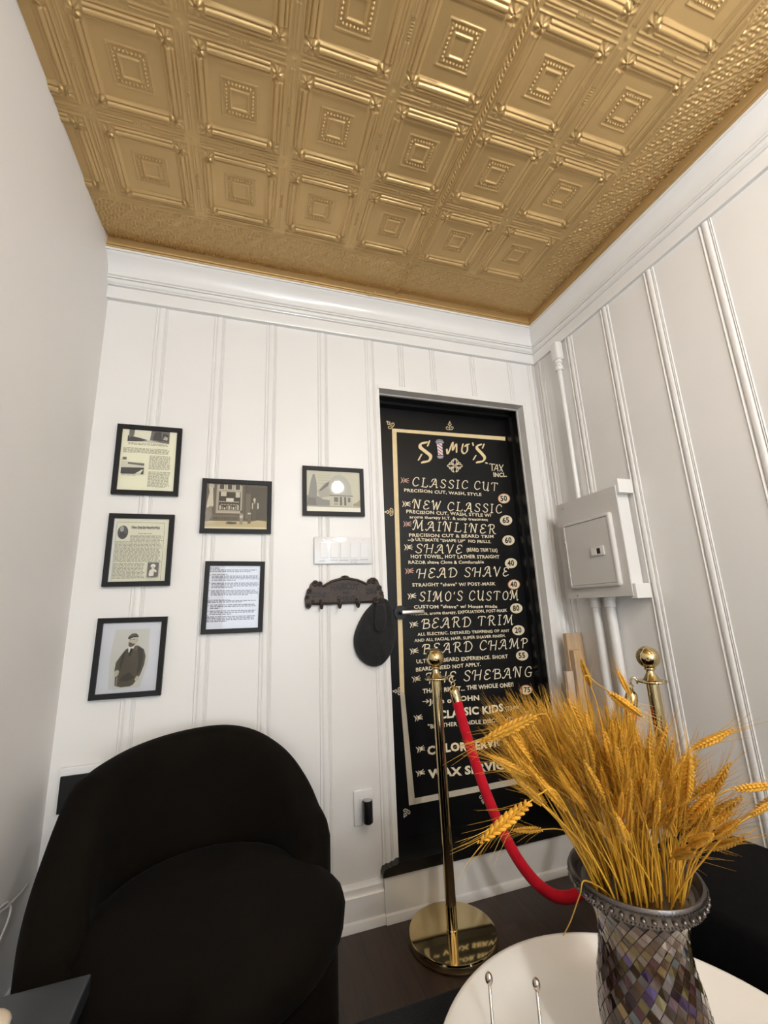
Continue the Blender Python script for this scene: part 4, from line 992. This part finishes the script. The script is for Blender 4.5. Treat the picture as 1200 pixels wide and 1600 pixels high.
VC = Vector((1.203, -1.224, .4675))
e = empty('mosaic_vase', VC, 0, 'mosaic glass vase of purple and brown diamonds with a beaded pewter rim', 'vase')
vprof = [(.052, .0), (.060, .020), (.069, .050), (.0735, .080), (.0725, .110), (.068, .140), (.0625, .165), (.0595, .190), (.0605, .210), (.066, .228), (.075, .246), (.0846, .260)]
def vr(z):
    if z > .2599: return .0845
    for (r0, z0), (r1, z1) in zip(vprof, vprof[1:]):
        if z0 <= z <= z1:
            t = (z - z0) / (z1 - z0); t = t * t * (3 - 2 * t) * .3 + t * .7; return r0 + (r1 - r0) * t
    return vprof[-1][0]
body = [(0, .001)] + [(vr(.26 * i / 40), .001 + .26 * i / 40) for i in range(41)] + [(vr(.26) - .005, .262)] + [(vr(.26 * (40 - i) / 40) - .006, .262 - .26 * i / 40) for i in range(1, 38)] + [(0, .022)]
GROUT = mat('dark_grout', (.035, .028, .028), .6)
MB().lathe(body, (0, 0, 0), 64).build('body', GROUT, e, smooth=True)
tiles = MB(); pal = [((.075, .030, .095), .5), ((.13, .060, .028), .5), ((.20, .15, .05), .5), ((.26, .19, .155), .5), ((.045, .018, .022), .5), ((.12, .045, .05), .5), ((.34, .29, .27), .6), ((.13, .085, .26), .6), ((.16, .19, .21), .7), ((.085, .045, .022), .5), ((.30, .20, .075), .5)]
TM = [mat('mosaic_glass_%d' % i, tuple(q * .58 for q in c), .10, metal=mm, coat=.5) for i, (c, mm) in enumerate(pal)]
NT = 27; zs_ = []; z = .006
while z < .252: zs_.append(z); z += vr(z) * 2 * PI / NT * .56
TW = 5.0
def vp(th, z, o=.0012): r = vr(z) + o; th = th - TW * z * .55; return Vector((r * math.cos(th), r * math.sin(th), z))
for j in range(1, len(zs_) - 1):
    for i in range(NT):
        th = 2 * PI * (i + .5 * (j % 2)) / NT; dth = PI / NT
        Q = [vp(th, zs_[j - 1]), vp(th + dth, zs_[j]), vp(th, zs_[j + 1]), vp(th - dth, zs_[j])]
        c = sum(Q, Vector()) / 4; nrm = Vector((c.x, c.y, 0)).normalized(); tan = Vector((-nrm.y, nrm.x, 0))
        tl, t2 = random.gauss(0, .045), random.gauss(0, .045)
        hz = zs_[j] / .25
        up = min(max((hz - .45) / .25, 0), 1)
        wts = [1.2 * (1 - up) + .3, 1.5, .25 + up * 1.3, .05 + up * 2.2, 2.2 * (1 - up) + .1, 2.0 * (1 - up) + .3, .08 + up * .5, .5, .12 + up * .3, 1.4, .25 + up * .3]
        tiles.mi = random.choices(range(len(pal)), wts)[0]
        V = []
        for p in Q:
            q = c + (p - c) * .93; d = q - c; V.append(q + nrm * (d.dot(tan) * tl + d.z * t2))
        tiles.add(V, [[0, 1, 2, 3]])
tiles.build('mosaic', TM[0], e, mats=TM)
rm = MB(); rm.lathe([(0.0835, .250), (0.0870, .251), (0.0895, .257), (0.0925, .268), (0.0930, .273), (0.0915, .2765), (0.0885, .276), (0.0855, .270), (0.0805, .258)], (0, 0, 0), 72)
for i in range(44):
    a = 2 * PI * i / 44; rm.ball((.092 * math.cos(a), .092 * math.sin(a), .2615), .0036, 10, 7)
for rr, zz, nb, sz in ((.0890, .2535, 110, .0015), (.0935, .2700, 120, .0015)):
    for i in range(nb):
        a = 2 * PI * i / nb; rm.ball((rr * math.cos(a), rr * math.sin(a), zz), sz, 6, 4)
rm.build('beaded_rim', PEWTER, e, autos=40)

# ---- small wire stand with two beaded rods on the tray
r1 = atd(764, 1529, .585); r2 = atd(838, 1538, .585)
base = Vector(((r1.x + r2.x) / 2, (r1.y + r2.y) / 2, TC.z + .0165))
e = empty('wire_stand', base, 0, 'small nickel stand with two slim beaded rods on the tray before the vase', 'ornament')
MB().lathe([(0, 0), (.044, 0), (.045, .003), (.040, .005), (0, .006)], (0, 0, 0), 36).build('foot', NICKEL, e, autos=40)
for r in (r1, r2):
    l = r - base; m = MB(); m.tube([(l.x, l.y, .004), (l.x, l.y, l.z - .004)], .0021, 10); m.ball((l.x, l.y, l.z), .0062, 16, 10, (.85, .85, 1.25)); m.ball((l.x, l.y, l.z - .062), .0058, 14, 8, (.85, .85, 1.2)); m.build('rod', NICKEL, e, smooth=True)

# ================================================================== WHEAT
EAR_L = .075
def ear_mesh(seed, L=EAR_L):
    r_ = random.Random(seed); m = MB(); nr = 11
    for i in range(nr):
        t = i / (nr - 1); z = t * L * .90; wd = .0046 * (math.sin(PI * (.16 + .76 * t)) ** .7)
        for s_ in (-1, 1):
            for f in (-1, 1):
                rot = Matrix.Rotation(s_ * -.42 + r_.uniform(-.08, .08), 3, 'Y') @ Matrix.Rotation(f * .22, 3, 'X')
                m.ball((-s_ * -wd * .75, f * wd * .45, z + (.002 if s_ > 0 else -.001)), wd * .80, 6, 4, (.72, .72, 1.9), rot)
    m.tube([(0, 0, -.004), (0, 0, L * .9)], .0014, 5)
    me = m.build('ear', WHEAT, smooth=True); d = me.data; bpy.data.objects.remove(me); d.name = 'ear'
    a = MB()
    for i in range(9):
        t = i / 8; z = t * L * .9
        for s_ in (-1, 1):
            w = r_.uniform(-.9, .9); ln = r_.uniform(.045, .075) * (1 - .25 * t); sp = r_.uniform(.12, .42) * (1.15 - .6 * t)
            d0_ = Vector((s_ * math.cos(w), math.sin(w), 0)); p0 = Vector((0, 0, z)) + d0_ * .003; p1 = p0 + Vector((0, 0, ln * .5)) + d0_ * ln * sp * .5; p2 = p0 + Vector((0, 0, ln)) + d0_ * ln * sp * 1.25
            a.tube([p0, p1, p2], [.00036, .00028, .00010], 3, False)
    ae = a.build('awns', STRAW); d2 = ae.data; bpy.data.objects.remove(ae); d2.name = 'awns'
    return d, d2
EARS = [ear_mesh(i, EAR_L * (1 + .12 * ((i % 3) - 1))) for i in range(7)]
def stalk(path, label, group='dried wheat stalks in the vase', sc=1.0, ear=True, r0=.0014, awn=True):
    path = [Vector(p) for p in path]
    e = empty('wheat_stalk', path[0], 0, label, 'wheat stalk', group); o = path[0]
    MB().tube([p - o for p in path], [r0 * (1 - .35 * i / (len(path) - 1)) for i in range(len(path))], 5).build('stem', STRAW, e, smooth=True)
    if ear:
        d = (path[-1] - path[-2]).normalized(); q = d.to_track_quat('Z', 'Y') @ Matrix.Rotation(random.uniform(0, 6.28), 3, 'Z').to_quaternion()
        k2 = random.randrange(len(EARS))
        eo = bpy.data.objects.new('ear', EARS[k2][0]); COL.objects.link(eo); eo.parent = e; eo.location = path[-1] - o; eo.rotation_mode = 'QUATERNION'; eo.rotation_quaternion = q; eo.scale = (sc, sc, sc)
        if awn:
            ao = bpy.data.objects.new('awns', EARS[k2][1]); COL.objects.link(ao); ao.parent = eo; ao['kind'] = 'stuff'
    return e
def inside(a, r): return Vector((VC.x + r * math.cos(a), VC.y + r * math.sin(a), VC.z + .035))
ZR = VC.z + .275
GL = 'golden dried wheat stalk packed in the crowd inside the mosaic vase'
for i in range(215):
    phi = random.uniform(0, 2 * PI); rr = math.sqrt(random.uniform(0.0, 1.0))
    neck = Vector((VC.x + .078 * rr * math.cos(phi), VC.y + .078 * rr * math.sin(phi), ZR))
    b0 = inside(phi + PI * random.uniform(.6, 1.4), random.uniform(.0, .04))
    # spread of the crowd: wide to the left and right of the view, shallower in depth
    out_ = Vector((math.cos(phi), math.sin(phi), 0)); sp = (.004 + .052 * rr ** 1.3) * random.uniform(.6, 1.2) * (1.25 if out_.x < 0 else .8)
    lz = random.uniform(.080, .172) - .035 * rr ** 2 * max(0, out_.x * .8 - out_.y * .45) + .015 * max(0, -out_.x)
    tip = neck + out_ * sp + Vector((random.gauss(-.020, .020), random.gauss(0, .02), lz))
    low = Vector((VC.x + .045 * rr * math.cos(phi), VC.y + .045 * rr * math.sin(phi), VC.z + .195))
    mid = neck.lerp(tip, .5) + out_ * -.016 * random.uniform(.2, 1.4) + Vector((random.gauss(0, .006), random.gauss(0, .006), .012))
    path = [b0.lerp(low, .5)] + bezier([low, neck, neck + Vector((0, 0, .03)), mid, tip], 11)
    stalk(path, GL, sc=random.uniform(.78, .98))
# the ones that stick out of the crowd
TA = .655
def px_stalk(pts, label, sc=1.0, ear=True, awn=True, start=None):
    P3 = [atd(px, py, t) for px, py, t in pts]
    d_ = (P3[0] - VC); d_.z = 0; d_ = d_.normalized()
    P3 = [Vector((VC.x, VC.y, VC.z + .12)) + d_ * .01, Vector((VC.x, VC.y, ZR - .02)) + d_ * .060] + P3[1:]
    path = catmull(P3, 6)
    return stalk(path, label, 'stray wheat stalks around the vase', sc, ear, awn=awn)
px_stalk([(930, 1385, .63), (890, 1230, .63), (860, 1128, .64), (845, 1116, .64), (832, 1121, .64)], 'wheat stalk bent left, its ear pointing across the menu prices', 1.25)
px_stalk([(935, 1390, .62), (880, 1290, .62), (840, 1222, .62), (818, 1208, .62)], 'wheat stalk leaning far left, its ear crossing the red rope', .95)
px_stalk([(945, 1395, .60), (905, 1300, .59), (868, 1236, .585), (845, 1240, .585), (824, 1256, .585)], 'wheat stalk drooping left, ear hanging over the lower red rope', 1.12)
px_stalk([(938, 1392, .63), (905, 1310, .63), (875, 1296, .63), (845, 1296, .63)], 'small wheat ear dangling low left in front of the riser', .62)
px_stalk([(985, 1370, .66), (955, 1220, .68), (935, 1110, .69), (922, 1070, .69)], 'lone tall wheat ear standing highest before the wood boards', .72)
px_stalk([(1000, 1370, .66), (992, 1200, .68), (988, 1100, .69), (982, 1082, .69)], 'upright wheat ear standing before the thick white pipes', .62)
px_stalk([(985, 1380, .64), (940, 1200, .65), (912, 1064, .66), (935, 1070, .66), (955, 1084, .66)], 'wheat stalk bent right, ear lying level before the far stanchion', 1.0)
px_stalk([(1040, 1380, .60), (1060, 1240, .60), (1075, 1178, .60), (1088, 1168, .60)], 'wheat ear thrown out level to the right, upper of three', .95)
px_stalk([(1060, 1385, .58), (1095, 1280, .57), (1130, 1238, .56), (1152, 1233, .56)], 'wheat ear pointing right out of the frame, middle of three', .75)
px_stalk([(1070, 1395, .57), (1110, 1330, .56), (1150, 1290, .55), (1176, 1273, .55)], 'wheat ear rising to the right edge, lowest of three', .68)
# a fallen stalk hanging over the rim down to the tray
sf = [Vector((VC.x - .030, VC.y - .008, VC.z + .17)), Vector((VC.x - .052, VC.y - .012, VC.z + .25))] + [atd(px, py, t) for px, py, t in ((916, 1376, .585), (906, 1398, .585), (892, 1438, .625), (880, 1462, .66))]
stalk(catmull(sf, 6), 'loose earless straw hanging over the vase rim onto the tray', 'stray wheat stalks around the vase', ear=False, r0=.0012)

# ================================================================== LAMPS
EM = bpy.data.materials.new('lit_globe'); EM.use_nodes = True
nt = EM.node_tree; nt.nodes.remove(nt.nodes['Principled BSDF']); em_ = nt.nodes.new('ShaderNodeEmission'); em_.inputs['Color'].default_value = (1.0, .975, .945, 1)
RG = .055; em_.inputs['Strength'].default_value = LAMP_W / (4 * PI * PI * RG * RG)
nt.links.new(em_.outputs[0], nt.nodes['Material Output'].inputs['Surface'])
e = empty('pendant_lamp', LAMP, 0, 'round white pendant lamp hanging from the gold ceiling', 'lamp')
MB().ball((0, 0, 0), RG, 28, 18).build('globe', EM, e, smooth=True)
MB().tube([(0, 0, RG - .004), (0, 0, RG + .04)], .018, 16).build('socket', BRASS, e); MB().tube([(0, 0, RG + .03), (0, 0, H - LAMP.z - .012)], .003, 8).build('cord', BLKPL, e); MB().lathe([(.05, H - LAMP.z - .022), (.05, H - LAMP.z - .001)], (0, 0, 0), 24).build('canopy', BRASS, e)
RB = .11
E2 = EM.copy(); E2.name = 'lit_dome'; E2.node_tree.nodes['Emission'].inputs['Color'].default_value = (.965, .985, 1.0, 1); E2.node_tree.nodes['Emission'].inputs['Strength'].default_value = BACKLAMP_W / (PI * 2 * PI * RB * RB)
for y, w_ in ((-4.2, 'nearer the viewpoint'), (-5.7, 'nearer the street window')):
    e = empty('ceiling_lamp', (1.1, y, H - .001), 0, 'round domed ceiling lamp in the rear of the room, the one ' + w_, 'lamp', 'domed ceiling lamps')
    MB().lathe([(RB + .012, 0), (RB + .012, -.020), (RB - .002, -.020)], (0, 0, 0), 40).build('rim', TRIM, e)
    MB().lathe([(RB * math.cos(a), -.012 - RB * math.sin(a)) for a in [PI / 2 * q / 10 for q in range(10)]] + [(0, -.012 - RB)], (0, 0, 0), 40).build('dome', E2, e, smooth=True)
